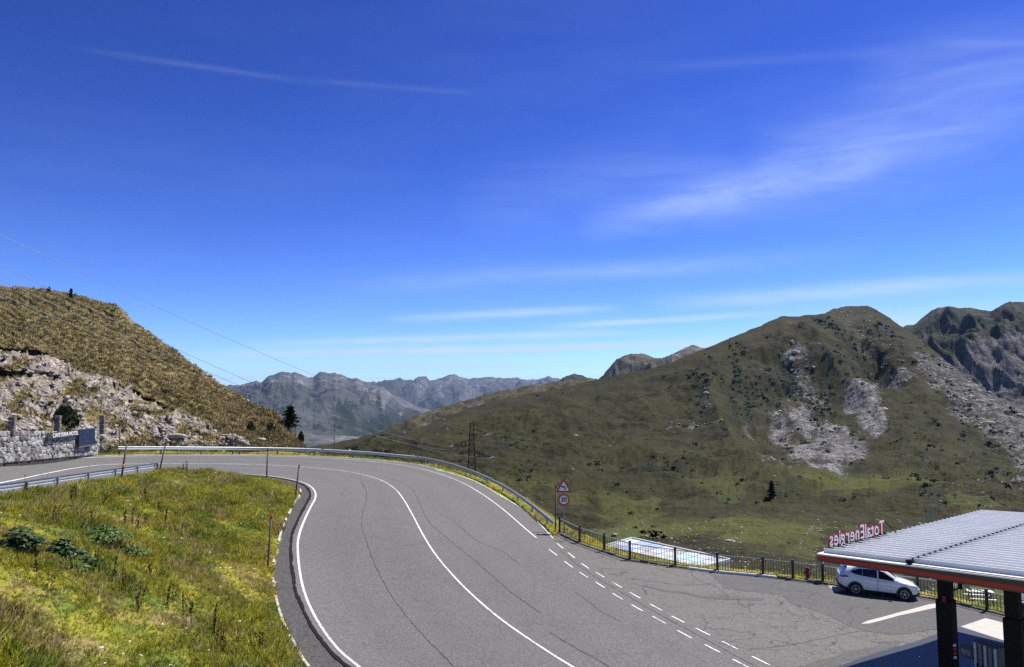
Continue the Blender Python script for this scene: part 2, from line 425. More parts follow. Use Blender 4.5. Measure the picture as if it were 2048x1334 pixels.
def paint_mat(name, c, wear):
    m = Mat(name, .6, .35); n = m.noise(9, 6, .7); b = m.noise(.6, 3)
    m.col(m.mix(m.rng(m.math('ADD', n, m.math('MULTIPLY', b, .3)), .78 - wear, .86 - wear), c, C(.2, .2, .2))); return m.m
PAINT = paint_mat('road_paint', C(.64, .64, .62), .10)
CRACK = simple('crack_filler', C(.03, .03, .03), .7, .3)
CONCRETE = simple('pale_concrete', C(.46, .44, .40), .85, .2, var=.22, scale=2.5)
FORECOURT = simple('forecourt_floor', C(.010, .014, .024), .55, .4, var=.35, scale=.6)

def grass_mat(name, blades):
    m = Mat(name, .75, .2)
    big = m.noise(.12, 4, .6); mid = m.noise(.45, 4, .65); sm = m.noise(2.2, 3, .6)
    c = m.mix(m.rng(big, .36, .62), C(.58, .51, .030), C(.36, .40, .018))
    c = m.mix(m.rng(mid, .50, .58, 0, .9), c, C(.15, .27, .014))
    c = m.mix(m.rng(m.noise(.33, 4, .7, m.scaled((1, 1, .2), (0, 0, 1))), .52, .62, 0, .85), c, C(.46, .35, .16))
    c = m.mix(m.rng(sm, .3, .7, 0, .45), c, C(.36, .31, .075))
    c = m.mix(m.rng(m.noise(.55, 5, .7, m.scaled((1, 1, .3), (0, 0, .6))), .57, .68, 0, .5), c, C(.25, .13, .05))
    if blades:
        t = m.attr('tint')
        c = m.mix(m.rng(t, 0, .55, .8, 0), c, C(.040, .050, .006)); c = m.mix(m.rng(t, .55, 1, 0, .7), c, m.mix(m.rng(t, .93, .96), C(.46, .38, .13), C(.62, .56, .42)))
        m.b.inputs['Subsurface Weight'].default_value = 0
        tr = m.N('ShaderNodeBsdfTranslucent'); m.L(c, tr.inputs['Color']); mxs = m.N('ShaderNodeMixShader'); mxs.inputs[0].default_value = .48
        out = [n for n in m.nt.nodes if n.type == 'OUTPUT_MATERIAL'][0]
        m.L(m.b.outputs[0], mxs.inputs[1]); m.L(tr.outputs[0], mxs.inputs[2]); m.L(mxs.outputs[0], out.inputs['Surface'])
    else:
        c = m.mix(.5, c, C(.04, .035, .010))
    m.col(c)
    return m.m
TURF = grass_mat('bank_turf', False)
BLADE = grass_mat('grass_blades', True)

# ------------------------------------------------------------------ near ground sheet
ISLAND = np.vstack([GRASS_EDGE, RAIL_IN[::-1], path([(-260, 1150), (-260, 1330), (-120, 1440), (200, 1460), (500, 1460)])])
BOUND = np.vstack([np.array([[55, 4, 0], [45, 22, 0]]), resample(FENCE, step=1.0)[::-1],
                   PAVE_EDGE[np.argmin(np.linalg.norm(PAVE_EDGE[:, :2] - RAIL[-1, :2], axis=1)):]])
PLATFORM = np.vstack([BOUND, np.array([[-60, 20, 0], [-60, -15, 0], [55, -15, 0]])])
def platform_z(x, y):
    x = np.asarray(x, float); y = np.asarray(y, float)
    ins = inside(PLATFORM, x, y)
    d, bx, by = dist_path(BOUND, x, y)
    d = np.where(ins, 0, d); gx = np.where(ins, x, bx); gy = np.where(ins, y, by)
    z = G(gx, gy) - .07
    isl = inside(ISLAND, x, y); di, _, _ = dist_path(np.vstack([GRASS_EDGE, RAIL_IN[::-1]]), x, y)
    lift = sstep(0, .5, di) * (.12 + .16 * fbm(x * .35, y * .35, 4, 5) + .05 * fbm(x * 1.7, y * 1.7, 3, 8))
    z = np.where(isl, z + lift + .05, z)
    verge = np.where(d > 0, sstep(0, .35, d) * .05, 0)
    fall = sstep(600, 720, 1024 + F * bx / np.maximum(by, 1)) * 1.0
    drop = fall * np.where(d > 1.6, .62 * (d - 1.6) + .004 * (d - 1.6) ** 2, 0) + np.where(d > 1.6, .25 * fbm(x * .2, y * .2, 3, 2), 0)
    return z + verge - drop, isl, d
gx = np.arange(-62, 62.01, .5); gy = np.arange(-14, 104.01, .5)
X, Y = np.meshgrid(gx, gy)
Z, ISL, DOUT = platform_z(X.ravel(), Y.ravel())
me = np_mesh('ground', np.c_[X.ravel(), Y.ravel(), Z], grid_faces(len(gy), len(gx)), TURF, True)
o_ground = mobj('ground', me); tag(o_ground, kind='structure')

def strip_mesh(name, A, B, n, mcross, dz, m):
    A = resample(A, n=n); B = resample(B, n=n)
    t = np.linspace(0, 1, mcross)[None, :, None]
    V = (A[:, None, :] * (1 - t) + B[:, None, :] * t).reshape(-1, 3)
    V = ground(V, dz)
    tt = np.broadcast_to(t, (n, mcross, 1)).ravel(); trk = sum(np.exp(-((tt - c) / .045) ** 2) for c in (.17, .35, .62, .82))
    return np_mesh(name, V, grid_faces(n, mcross), m, True, {'track': trk if name == 'road' else trk * 0})
# the carriageway: inner edge runs a little outside the inner line, then under the inner guardrail
INNER_EDGE = offset(INNER_LINE, .38)
road = mobj('road', strip_mesh('road', INNER_EDGE, PAVE_EDGE, 260, 40, 0.0, ASPHALT)); tag(road, kind='structure')
i_apex = len(GRASS_EDGE)
k_end = int(np.argmin(np.linalg.norm(INNER_EDGE[:, :2] - GRASS_EDGE[-1, :2], axis=1)))
sh = mobj('shoulder', strip_mesh('shoulder', offset(GRASS_EDGE, .25), INNER_EDGE[:k_end + 1], 150, 4, -.025, SHOULDER)); tag(sh, kind='structure')
LOT_EDGE = PAVE_EDGE[:int(np.argmin(np.linalg.norm(PAVE_EDGE[:, :2] - hit(1104, 1077)[:2], axis=1))) + 1][::-1]
LOT_FAR = np.vstack([hit(1110, 1072)[None], ground(offset(resample(FENCE, step=.8), -.18))])
lot = mobj('car_park', strip_mesh('car_park', LOT_EDGE, LOT_FAR, 150, 50, 0.0, LOT)); tag(lot, kind='structure')

def poly_patch(name, pts_px, dz, m, kind='structure', parent=None, ragged=0.0):
    P = path(pts_px)
    if ragged > 0:
        P = resample(np.vstack([P, P[:1]]), step=.35)[:-1]; P[:, :2] += rng.normal(0, ragged, (len(P), 2)); 
    import bmesh
    bm = bmesh.new(); f = bm.faces.new([bm.verts.new(tuple(p)) for p in P])
    bmesh.ops.triangulate(bm, faces=[f])
    for _ in range(3):
        long_e = [e for e in bm.edges if e.calc_length() > 1.2]
        if not long_e: break
        bmesh.ops.subdivide_edges(bm, edges=long_e, cuts=1); bmesh.ops.triangulate(bm, faces=bm.faces)
    for v in bm.verts: v.co.z = float(G(v.co.x, v.co.y)) + dz
    bmesh.ops.recalc_face_normals(bm, faces=bm.faces)
    if sum(f.normal.z for f in bm.faces) < 0: bmesh.ops.reverse_faces(bm, faces=bm.faces)
    mm = bpy.data.meshes.new(name); bm.to_mesh(mm); bm.free(); mm.materials.append(m)
    o = mobj(name, mm, parent)
    if kind and parent is None: o['kind'] = kind
    return o
poly_patch('asphalt_patch', [(1420,1150),(1452,1178),(1500,1184),(1560,1189),(1583,1207),(1636,1223),(1672,1238),(1700,1254),(1742,1264),(1800,1270),(1880,1256),(2040,1262),(2120,1262),(2046,1239),(1974,1224),(1905,1206),(1836,1194),(1740,1182),(1646,1169),(1586,1161),(1526,1154)], .010, PATCH, parent=lot, ragged=.05)
poly_patch('asphalt_patch', [(1283,1169),(1330,1180),(1372,1184),(1400,1191),(1455,1192),(1530,1197),(1520,1201),(1440,1199),(1395,1195),(1365,1186.5),(1330,1184),(1290,1173)], .010, PATCH, parent=lot, ragged=.03)
poly_patch('asphalt_patch', [(1600,1334),(1690,1306),(1800,1280),(1800,1290),(1700,1322),(1640,1345)], .010, PATCH, parent=lot, ragged=.05)
poly_patch('concrete_strip', [(1722,1248),(1738,1247.5),(1800,1231),(1874,1215),(1874,1207),(1858,1209),(1798,1225),(1735,1242)], .014, CONCRETE, parent=lot)
poly_patch('concrete_strip', [(1656,1171),(1667,1171),(1692,1179),(1675,1183),(1667,1182)], .014, CONCRETE, parent=lot)
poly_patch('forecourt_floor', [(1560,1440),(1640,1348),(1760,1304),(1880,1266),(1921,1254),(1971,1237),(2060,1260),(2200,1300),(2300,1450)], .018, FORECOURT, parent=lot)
poly_patch('concrete_slab', [(1921,1254),(1971,1237),(2060,1260),(2200,1300),(2130,1314),(2008,1282)], .026, CONCRETE, parent=lot)

# painted markings, each a part of the road
def line_part(name, P, w, m=PAINT, dz=.014, jit=.03): return mobj(name, ribbon_mesh(name, ground(P), w, dz, m, jit), road)
line_part('edge_line', INNER_LINE, .13)
line_part('edge_line', OUTER_LINE, .125)
line_part('centre_line', CENTRE_LINE, .12)
line_part('kerb_paint', offset(PAVE_EDGE[np.argmin(np.linalg.norm(PAVE_EDGE[:, :2] - hit(1104, 1077)[:2], axis=1)):], -.10), .13, dz=.012, jit=.25)
DASH_IN = [(1106,1105),(1137,1129),(1167,1150),(1200,1170),(1235,1193),(1274,1216),(1318,1240),(1369,1269),(1424,1297),(1481,1327)]
DASH_OUT = [(1120,1092),(1143,1111),(1170,1132),(1200,1150),(1234,1170),(1270,1191),(1312,1215),(1356,1239),(1406,1264),(1460,1291),(1522,1322)]
for row in (DASH_IN, DASH_OUT):
    P = path(row); e = P[-1] + (P[-1] - P[-2]); P = np.vstack([P, e])
    for i in range(len(P)):
        a = P[max(0, i - 1)]; b = P[min(len(P) - 1, i + 1)]; d = (b - a) / np.linalg.norm(b - a)
        hl = .27 * np.linalg.norm(b - a) / (2 if 0 < i < len(P) - 1 else 1)
        line_part('dash', resample(np.array([P[i] - d * hl, P[i] + d * hl]), n=5), .11)
GREEN = paint_mat('green_spray', C(.10, .50, .12), .12)
poly_patch('paint_mark', [(868,939),(882,941),(893,944.5),(880,943)], .018, GREEN, parent=road, ragged=.02)
poly_patch('paint_mark', [(10,923.5),(40,920.5),(60,919.2),(40,922.5),(12,926)], .018, GREEN, parent=road, ragged=.02)
# long sealed cracks
def crack_part(pts, w=.045, parent=road):
    P = spline(path(pts), .3); P[:, :2] += normals2d(P) * (.05 * fbm(np.arange(len(P)) * .3, np.zeros(len(P)), 3, int(rng.integers(99))))[:, None]
    return mobj('sealed_crack', ribbon_mesh('sealed_crack', ground(P), w * .72, .009, CRACK, .35), parent)
crack_part([(722,963),(732,980),(733,1000),(727,1020),(724,1050),(735,1090),(755,1140),(782,1190),(815,1235),(860,1285),(920,1345)], .04)
crack_part([(756,950),(785,958),(815,970),(832,990),(845,1020),(862,1048),(905,1085),(960,1130),(1030,1190),(1080,1225)], .04)
crack_part([(880,1027),(905,1040),(930,1062),(960,1085),(1000,1100),(1040,1130)], .03)
crack_part([(1100,1266),(1150,1295),(1220,1334),(1280,1370)], .05)
crack_part([(1150,1185),(1180,1205),(1200,1222),(1240,1243)], .03)
crack_part([(1120,1100),(1150,1126),(1185,1150),(1240,1183),(1310,1224),(1380,1262),(1450,1300),(1520,1337)], .04)
crack_part([(1250,1158),(1300,1162),(1360,1170),(1420,1168)], .035, lot)
crack_part([(1500,1298),(1570,1292),(1640,1278),(1720,1262)], .035, lot)
crack_part([(1380,1130),(1385,1150),(1400,1162),(1450,1180)], .03, lot)
crack_part([(1430,1284),(1500,1298),(1560,1300)], .03, lot)
crack_part([(1520,1225),(1600,1230),(1660,1238)], .03, lot)

crack_part_pts = resample(INNER_EDGE[6:k_end - 4], step=.3)
cp_j = crack_part_pts.copy(); cp_j[:, :2] += normals2d(cp_j) * (.02 + .05 * fbm(np.arange(len(cp_j)) * .12, np.zeros(len(cp_j)), 4, 77))[:, None]
mobj('edge_crack', ribbon_mesh('edge_crack', ground(cp_j), .17, .012, simple('edge_break', C(.014, .013, .012), .9, .1), .2), road)

# low broken kerb between shoulder and grass
KERB = simple('weathered_kerb', C(.50, .47, .40), .9, .2, var=.3, scale=5)
kerb = empty('kerb', GRASS_EDGE[60]); tag(kerb, kind='structure')
kl = kerb.location
s_k = np.r_[0, np.cumsum(np.linalg.norm(np.diff(GRASS_EDGE[:, :2], axis=0), axis=1))]
pos_s = 0.5
while pos_s < s_k[-1] * .72:
    L_ = random.uniform(.5, 1.0); i = int(np.searchsorted(s_k, pos_s)); j = int(min(len(GRASS_EDGE) - 1, np.searchsorted(s_k, pos_s + L_)))
    if random.random() < .62 and j > i:
        p = GRASS_EDGE[i]; q = GRASS_EDGE[j]; z = .03 + random.uniform(-.03, .03)
        mb = MB(); mb.bar((p[0] - kl.x, p[1] - kl.y, p[2] + z - kl.z), (q[0] - kl.x, q[1] - kl.y, q[2] + z - kl.z), .13, .14)
        mb.build('kerb_stone', KERB, kerb, bevel=.02)
    pos_s += L_ + .05

# ------------------------------------------------------------------ hills and mountains
def interp(tab, x):
    t = np.array(tab, float); return np.interp(x, t[:, 0], t[:, 1])
def hill_mat(name, grass_a, grass_b, rock_a, rock_b, s0, bump=.6, rock_scale=1.0, slope_rock=True, far=False):
    """s0 = size in metres of the broad patches"""
    m = Mat(name, .9, .12)
    big = m.noise(1 / s0, 5, .62); mid = m.noise(5 / s0, 5, .65); fine = m.noise(26 / s0, 4, .7); dots = m.voronoi(60 / s0, 'F1').outputs[0]
    c = m.mix(m.rng(big, .36, .64), grass_a, grass_b)
    da = tuple(x * .42 for x in grass_b[:3]) + (1,)
    c = m.mix(m.rng(mid, .46, .62, 0, .85), c, da)
    c = m.mix(m.rng(fine, .35, .68, 0, .62), c, tuple(min(1, x * 1.75) for x in grass_a[:3]) + (1,))
    c = m.mix(m.rng(m.attr('shrub'), .3, .7, 0, .9), c, C(.016, .024, .011))  # shrub cover; on the big slope also one strip of painted shade
    c = m.mix(m.rng(m.attr('lush'), .2, .8, 0, .75), c, C(.078, .086, .018))
    rk = m.mix(m.rng(m.noise(9 / s0 * rock_scale, 6, .75), .38, .64), rock_a, rock_b)
    rk = m.mix(m.rng(m.voronoi(34 / s0 * rock_scale, 'F1').outputs[0], .25, .75, 0, .5), rk, tuple(x * .35 for x in rock_a[:3]) + (1,))
    rmask = m.math('ADD', m.attr('rock'), m.math('MULTIPLY', m.math('SUBTRACT', m.math('ADD', m.math('MULTIPLY', m.noise(14 / s0, 5, .75), .55), m.math('MULTIPLY', m.noise(48 / s0, 4, .75), .45)), .5), 2.4))
    c = m.mix(m.rng(rmask, .42, .6), c, rk)
    m.col(c)
    h = m.math('ADD', m.math('MULTIPLY', fine, .6), m.math('MULTIPLY', m.noise(70 / s0, 3, .7), .4))
    m.bump(h, bump, s0 / 26 * .5)
    return m.m

def layer(name, cols, rows, PX, PYb, PYs, Yf, m, disp=None, attrs=None, back=(30, 90), rough=0.0, seed=3, push=None, skirt=3.0):
    """a slope seen from below: for every column from its foot PYb to its crest PYs, at the distances Yf gives, then the far side falling away"""
    px = np.linspace(PX[0], PX[1], cols); pb = PYb(px); ps = PYs(px)
    if rough > 0: ps = ps + rough * fbm(px / 26.0, px * 0 + seed, 5, seed, .62)
    t = np.linspace(0, 1, rows)
    PXg = np.broadcast_to(px, (rows, cols)); T = np.broadcast_to(t[:, None], (rows, cols))
    PYg = pb[None] * (1 - T) + ps[None] * T
    Yg = Yf(PXg, PYg, T)
    V = atv(PXg, PYg, Yg)
    if disp is not None:
        V[..., 2] += disp(V[..., 0], V[..., 1], PXg, PYg, T)
    if push is not None: V[..., 1] += push(PXg, PYg, T)
    A = {k: f(V[..., 0], V[..., 1], PXg, PYg, T) for k, f in (attrs or {}).items()}
    ext = []; top = V[-1]
    for k, (dy, dz) in enumerate(((back[0] * .15, back[1] * .06), (back[0] * .45, back[1] * .3), (back[0], back[1]))):
        e = top.copy(); e[:, 1] += dy; e[:, 0] *= e[:, 1] / top[:, 1]; e[:, 2] -= dz; ext.append(e)
    sk = V[0].copy(); sk[:, 2] -= skirt
    Vall = np.concatenate([sk, V.reshape(-1, 3), np.concatenate(ext)])
    at_ = {}
    for k in ('rock', 'shrub', 'lush'):
        a = A.get(k, np.zeros((rows, cols)))
        at_[k] = np.r_[a[0], a.ravel(), np.tile(a[-1], 3)]
    me = np_mesh(name, Vall, grid_faces(rows + 4, cols), m, True, at_)
    o = mobj(name, me); tag(o, kind='structure')
    return o, V, A

# ---- left hill
HILL_RIDGE = [(-300,580),(-250,576),(0,571),(60,574),(100,579),(160,592),(215,606),(230,608),(245,618),(262,640),(300,664),(330,686),(350,700),(400,738),(450,773),(500,803),(540,820),(555,826),(570,846),(590,868),(606,888),(640,912)]
HILL_FOOT = [(-300,880),(0,862),(150,858),(190,862),(225,897),(240,906),(400,907),(560,907.5),(640,912)]
HY_B = [(-300,40.5),(0,54.6),(100,62.5),(196,71.5),(240,72),(400,80),(500,82),(600,86),(640,89)]
HY_R = [(-300,150),(0,140),(230,128),(350,120),(450,112),(540,104),(600,96),(640,91)]
def hill_rock(x, y, px, py, t):
    top = interp([(-300,690),(0,690),(60,698),(110,712),(170,742),(240,768),(300,795),(360,826),(420,850),(470,872),(520,890),(640,900)], px)
    below = sstep(-6, 12, py - top + 10 * fbm(px * .03, py * .03, 4, 21))
    fade = 1 - sstep(interp([(-300,850),(150,850),(230,862),(330,884),(470,892),(640,905)], px) - 14, interp([(-300,900),(150,900),(230,900),(640,912)], px), py)
    patchy = .68 + 1.1 * fbm(px * .016, py * .026, 4, 31)
    gap = 1 - .9 * np.exp(-(((px - 145) / 22) ** 2 + ((py - 745) / 26) ** 2)) * 0
    r = below * np.clip(fade + .25, 0, 1) * np.clip(patchy, 0, 1) * gap
    ridge_r = .34 * sstep(.9, 1, t) * (px > 180)
    return np.clip(np.maximum(r, ridge_r), 0, 1)
def hill_disp(x, y, px, py, t):
    w = np.minimum(sstep(0, .10, t), 1 - sstep(.93, 1.0, t) * .75)
    rk = hill_rock(x, y, px, py, t)
    base = 1.1 * fbm(x * .05 + y * .03, y * .05, 4, 41) + .32 * fbm(x * .5, y * .5, 4, 43)
    crag = (ridged(x * .55, y * .40, 5, 47, .66) - .5) * 1.5 + .5 * fbm(x * 1.3, y * 1.3, 3, 49)
    # two undercut bands of dark rock
    return w * (base * .8 + crag * rk * 1.3)
def hill_push(px, py, t):                  # undercut ledges in the rock face
    e = np.zeros(px.shape)
    for pts, x0, x1 in (([(-300,690),(0,690),(60,697),(110,711),(135,720)], -400, 140), ([(140,757),(178,744),(232,768),(300,797),(372,832)], 148, 365), ([(-200,745),(0,742),(90,752),(140,760)], -300, 120)):
        lip = interp(pts, px) + 3 * fbm(px * .08, px * 0 + 1.5, 4, 65)
        e = np.maximum(e, sstep(lip - 1, lip + 2.5, py) * (1 - sstep(lip + 9, lip + 24, py)) * sstep(x0, x0 + 18, px) * (1 - sstep(x1 - 30, x1, px)))
    hill_push.e = e
    return e * (4.2 + 2.0 * fbm(px * .05, py * .05, 4, 66)) + .30 * np.sin((py + px * -.45) * .55 + 3 * fbm(px * .02, py * .03, 3, 67)) * sstep(0, .1, t) * (1 - sstep(.93, 1, t))
def hill_shrub(x, y, px, py, t):
    e = np.exp(-(((px - 122) / 22) ** 2 + ((py - 832) / 18) ** 2)) + np.exp(-(((px - 175) / 16) ** 2 + ((py - 775) / 22) ** 2)) * .8
    e = e + .55 * sstep(.25, .6, fbm(px * .05, py * .06, 4, 55)) * sstep(760, 840, py)
    return np.clip(e * (1 - (px > 185) * (px < 300) * (py > 850)), 0, 1)
HILLM = hill_mat('dry_hillside', C(.17, .13, .055), C(.10, .085, .033), C(.11, .092, .076), C(.50, .44, .375), 14, 1.0, .8)
hill, HV, HA = layer('hillside', 320, 150, (-300, 640), lambda p: interp(HILL_FOOT, p), lambda p: interp(HILL_RIDGE, p),
    lambda px, py, t: interp(HY_B, px) + (interp(HY_R, px) - interp(HY_B, px)) * t ** 1.25,
    HILLM, hill_disp, {'rock': lambda x, y, px, py, t: hill_rock(x, y, px, py, t), 'shrub': hill_shrub, 'lush': lambda x, y, px, py, t: .7 * sstep(872, 905, py) * (px > 180)}, back=(40, 26), rough=2.2, seed=61, push=hill_push)

# ---- the big slope across the valley
YT = [(600,1080),(613,1050),(660,960),(700,895),(750,815),(800,742),(850,615),(900,478),(950,335),(1000,226),(1050,158),(1100,113),(1150,84),(1200,64),(1250,51),(1330,40)]
MID_RIDGE = [(560,905),(620,893),(680,882),(740,868),(766,861),(840,855),(870,843),(930,818),(1000,800),(1060,787),(1120,776),(1200,757),(1300,737),(1350,722),(1400,701),(1450,681),(1500,661),(1540,646),(1562,637),(1580,638),(1610,634),(1650,629),(1668,618),(1690,614),(1735,613),(1750,620),(1780,638),(1800,652),(1835,676),(1865,700),(1890,722),(1930,752),(1975,784),(2010,806),(2060,838),(2150,880),(2300,930)]
MID_FOOT = [(560,940),(900,985),(1000,1030),(1119,1095),(1260,1150),(1526,1185),(1746,1215),(1975,1262),(2300,1330)]
def gully(px, py):
    return px - (py - 640) * .35
SCREE = [(1610,780,26,50,.5),(1605,840,30,30,.8),(1640,905,62,28,1.0),(1670,880,40,30,.85),(1560,860,24,30,.7),(1690,900,38,26,.9),(1650,930,40,18,.9),(1725,830,30,30,1.0),(1745,860,32,26,.9),(1590,735,38,14,.55),(1640,800,20,22,.45),
         (1785,772,42,16,1.0),(1370,855,34,10,.8),(1380,850,12,8,.8),(1497,868,10,18,.6),(1560,940,40,10,.6),(1610,905,36,24,.9)]
def mid_rock(x, y, px, py, t):
    w1 = 9 * fbm(px * .02, py * .03, 4, 71); w2 = 7 * fbm(px * .03, py * .03, 4, 73)
    e = np.zeros(px.shape)
    for cx, cy, a, b, k in SCREE:
        e = np.maximum(e, k * np.clip(1.55 - 1.05 * np.sqrt(((px + w1 - cx - (py - cy) * .35) / a) ** 2 + ((py + w2 - cy) / b) ** 2), 0, 1))
    # boulder slope at the right
    edge = interp([(690,1830),(720,1800),(760,1786),(800,1810),(840,1850),(880,1920),(920,1985),(960,1960),(1010,1900),(1060,1900),(1400,2000)], py)
    e = np.maximum(e, .50 * sstep(-25, 45, px - edge - 26 + w1 * 3) * (1 - .6 * sstep(930, 1000, py)))
    e = np.maximum(e, .36 * np.exp(-(((px - 1735 - (py - 690) * .75) / 55) ** 2)) * (py < 800))
    e = np.maximum(e, .20 * sstep(985, 1060, py) * (px > 1100))
    e = np.maximum(e, .30 * np.exp(-(((px - 1960) / 160) ** 2 + ((py - 985) / 40) ** 2)))
    # thin pale gully tracks
    for pts in ([(780,1410),(815,1412),(840,1424),(870,1446),(900,1468),(930,1520)], [(650,1575),(690,1592),(720,1620),(760,1665),(800,1705),(860,1770)], [(740,1520),(790,1555),(840,1575),(870,1590)]):
        g = np.interp(py, [p[0] for p in pts], [p[1] for p in pts]); ok = (py > pts[0][0]) & (py < pts[-1][0])
        e = np.maximum(e, .40 * np.exp(-((px + w2 * .8 - g) / 4.5) ** 2) * ok)
    return np.clip(e, 0, 1)
def mid_shrub_shade(x, y, px, py, t):
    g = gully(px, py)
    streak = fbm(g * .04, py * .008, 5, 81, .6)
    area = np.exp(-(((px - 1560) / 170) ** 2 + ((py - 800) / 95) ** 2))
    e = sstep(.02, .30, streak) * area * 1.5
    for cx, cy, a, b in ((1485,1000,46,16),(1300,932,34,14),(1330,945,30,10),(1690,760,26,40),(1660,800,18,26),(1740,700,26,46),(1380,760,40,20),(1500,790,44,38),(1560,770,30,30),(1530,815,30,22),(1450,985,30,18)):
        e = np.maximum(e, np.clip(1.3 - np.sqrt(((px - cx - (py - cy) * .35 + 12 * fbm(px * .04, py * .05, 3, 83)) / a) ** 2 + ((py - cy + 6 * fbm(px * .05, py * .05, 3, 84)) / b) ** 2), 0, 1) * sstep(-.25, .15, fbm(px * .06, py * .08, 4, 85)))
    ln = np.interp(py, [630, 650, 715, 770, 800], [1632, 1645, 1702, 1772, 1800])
    e = np.maximum(e, 1.1 * np.exp(-((px + 10 * fbm(px * .05, py * .05, 4, 89) - ln) / 22) ** 2) * (py > 636) * (py < 785))  # shaded strip below the summit, its shade painted in as a dark band
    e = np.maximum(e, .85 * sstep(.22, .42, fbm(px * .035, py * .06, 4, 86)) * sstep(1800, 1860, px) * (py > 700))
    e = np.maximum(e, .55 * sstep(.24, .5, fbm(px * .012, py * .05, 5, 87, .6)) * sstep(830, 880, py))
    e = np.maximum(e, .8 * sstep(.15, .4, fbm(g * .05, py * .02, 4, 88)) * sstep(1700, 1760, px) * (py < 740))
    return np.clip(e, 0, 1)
def mid_lush(x, y, px, py, t):
    e = .6 * sstep(.05, .4, fbm(px * .006, py * .02, 4, 91)) * sstep(900, 1000, py)
    e = e + .9 * np.exp(-(((px - 1400) / 220) ** 2 + ((py - 1050) / 22) ** 2)) + .8 * np.exp(-(((px - 1750) / 220) ** 2 + ((py - 955) / 16) ** 2))
    e = e + 1.2 * np.exp(-(((px - 1965) / 90) ** 2 + ((py - 1185) / 30) ** 2))
    return np.clip(e, 0, 1)
def mid_disp(x, y, px, py, t):
    d = np.hypot(x, y); w = np.minimum(sstep(0, .06, t), 1 - .92 * sstep(.86, 1.0, t))
    g = gully(px, py)
    amp = np.clip((d - 60) / 600, 0, 1)
    big = 11 * fbm(x * .006, y * .006, 5, 101)
    cut = -7 * ridged(g * .013, py * .0035, 4, 103, .55) * np.exp(-(((px - 1600) / 230) ** 2 + ((py - 790) / 120) ** 2))
    hum = 4.2 * fbm(x * .030, y * .030, 6, 105, .62) + 11.0 * (ridged(x * .011, y * .0075, 5, 107, .55) - .6)
    crag = 8 * (ridged(px * .03, py * .03, 5, 109, .62) - .55) * mid_rock(x, y, px, py, t) * sstep(1700, 1850, px)
    crest = np.interp(py, [630, 640, 700, 760, 820, 880, 930, 980], [1560, 1568, 1622, 1668, 1722, 1790, 1870, 1960])
    dx = px - crest; side = np.where(dx < 0, np.exp(dx / 80.0), np.exp(-dx / 170.0)) * sstep(930, 780, py)
    crest2 = np.interp(py, [615, 640, 700, 760, 800], [1650, 1662, 1735, 1800, 1840]); dx2 = px - crest2
    side2 = np.where(dx2 < 0, np.exp(dx2 / 38.0), np.exp(-dx2 / 90.0)) * sstep(840, 770, py)
    crest3 = np.interp(py, [740, 780, 850, 900, 950], [1380, 1408, 1440, 1470, 1530]); dx3 = px - crest3
    side3 = np.where(dx3 < 0, np.exp(dx3 / 60.0), np.exp(-dx3 / 30.0)) * sstep(740, 790, py) * sstep(970, 900, py)
    zz = H + (800 - py) / F * y
    bench = 2.6 * np.sin(zz / 4.2 + 3.2 * fbm(x * .006, y * .006, 4, 111)) * sstep(.15, .6, .5 + fbm(x * .008, y * .008, 3, 113)) * (px < 1560) * sstep(140, 320, d)
    wob = 1 + .5 * fbm(x * .008, y * .008, 3, 115)
    spur = 30 * side * wob + 22 * side2 * wob + 12 * side3 * wob + bench + 0 * np.exp(-((px - 1590 - (py - 640) * .55) / 45) ** 2) * (1 - sstep(740, 860, py)) - 20 * np.exp(-((px - 1700 - (py - 660) * .62) / 38) ** 2) * (1 - sstep(740, 860, py))
    return w * (amp * (big + cut + crag + spur) + np.clip(d / 350, .12, 1) * hum)
MIDM = hill_mat('mountain_pasture', C(.033, .0295, .0082), C(.0145, .0165, .0050), C(.045, .043, .041), C(.31, .303, .295), 120, 1.0, 1.3)
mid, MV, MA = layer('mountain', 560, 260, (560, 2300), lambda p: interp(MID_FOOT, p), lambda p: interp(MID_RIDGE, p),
    lambda px, py, t: interp(YT, py) * (1 + .10 * sstep(.9, 1, t) * sstep(1420, 1150, px)), MIDM, mid_disp, {'rock': mid_rock, 'shrub': mid_shrub_shade, 'lush': mid_lush}, back=(420, 150), rough=2.0, seed=5)

# ---- spur behind it, with a darker rocky flank
SPURM = hill_mat('rocky_spur', C(.078, .064, .032), C(.050, .045, .024), C(.11, .10, .095), C(.20, .185, .17), 120, .8, 1.2)
def spur_rock(x, y, px, py, t): return np.clip(.42 * sstep(-.1, .5, fbm(px * .03, py * .06, 4, 121)) + .1, 0, 1)
layer('mountain', 240, 40, (640, 1240), lambda p: interp([(640,925),(1340,790)], p), lambda p: interp([(640,905),(725,877),(780,852),(833,829),(880,815),(912,806),(960,793),(1000,781),(1050,772),(1100,766),(1180,756),(1205,764),(1240,785)], p),
    lambda px, py, t: 980 + 160 * t, SPURM, lambda x, y, px, py, t: (1 - .8 * sstep(.8, 1, t)) * 9 * (ridged(x * .02, y * .02, 5, 123) - .5), {'rock': spur_rock, 'shrub': lambda x, y, px, py, t: .6 * sstep(.1, .4, fbm(px * .05, py * .08, 4, 125))}, back=(300, 160), rough=1.6, seed=8)

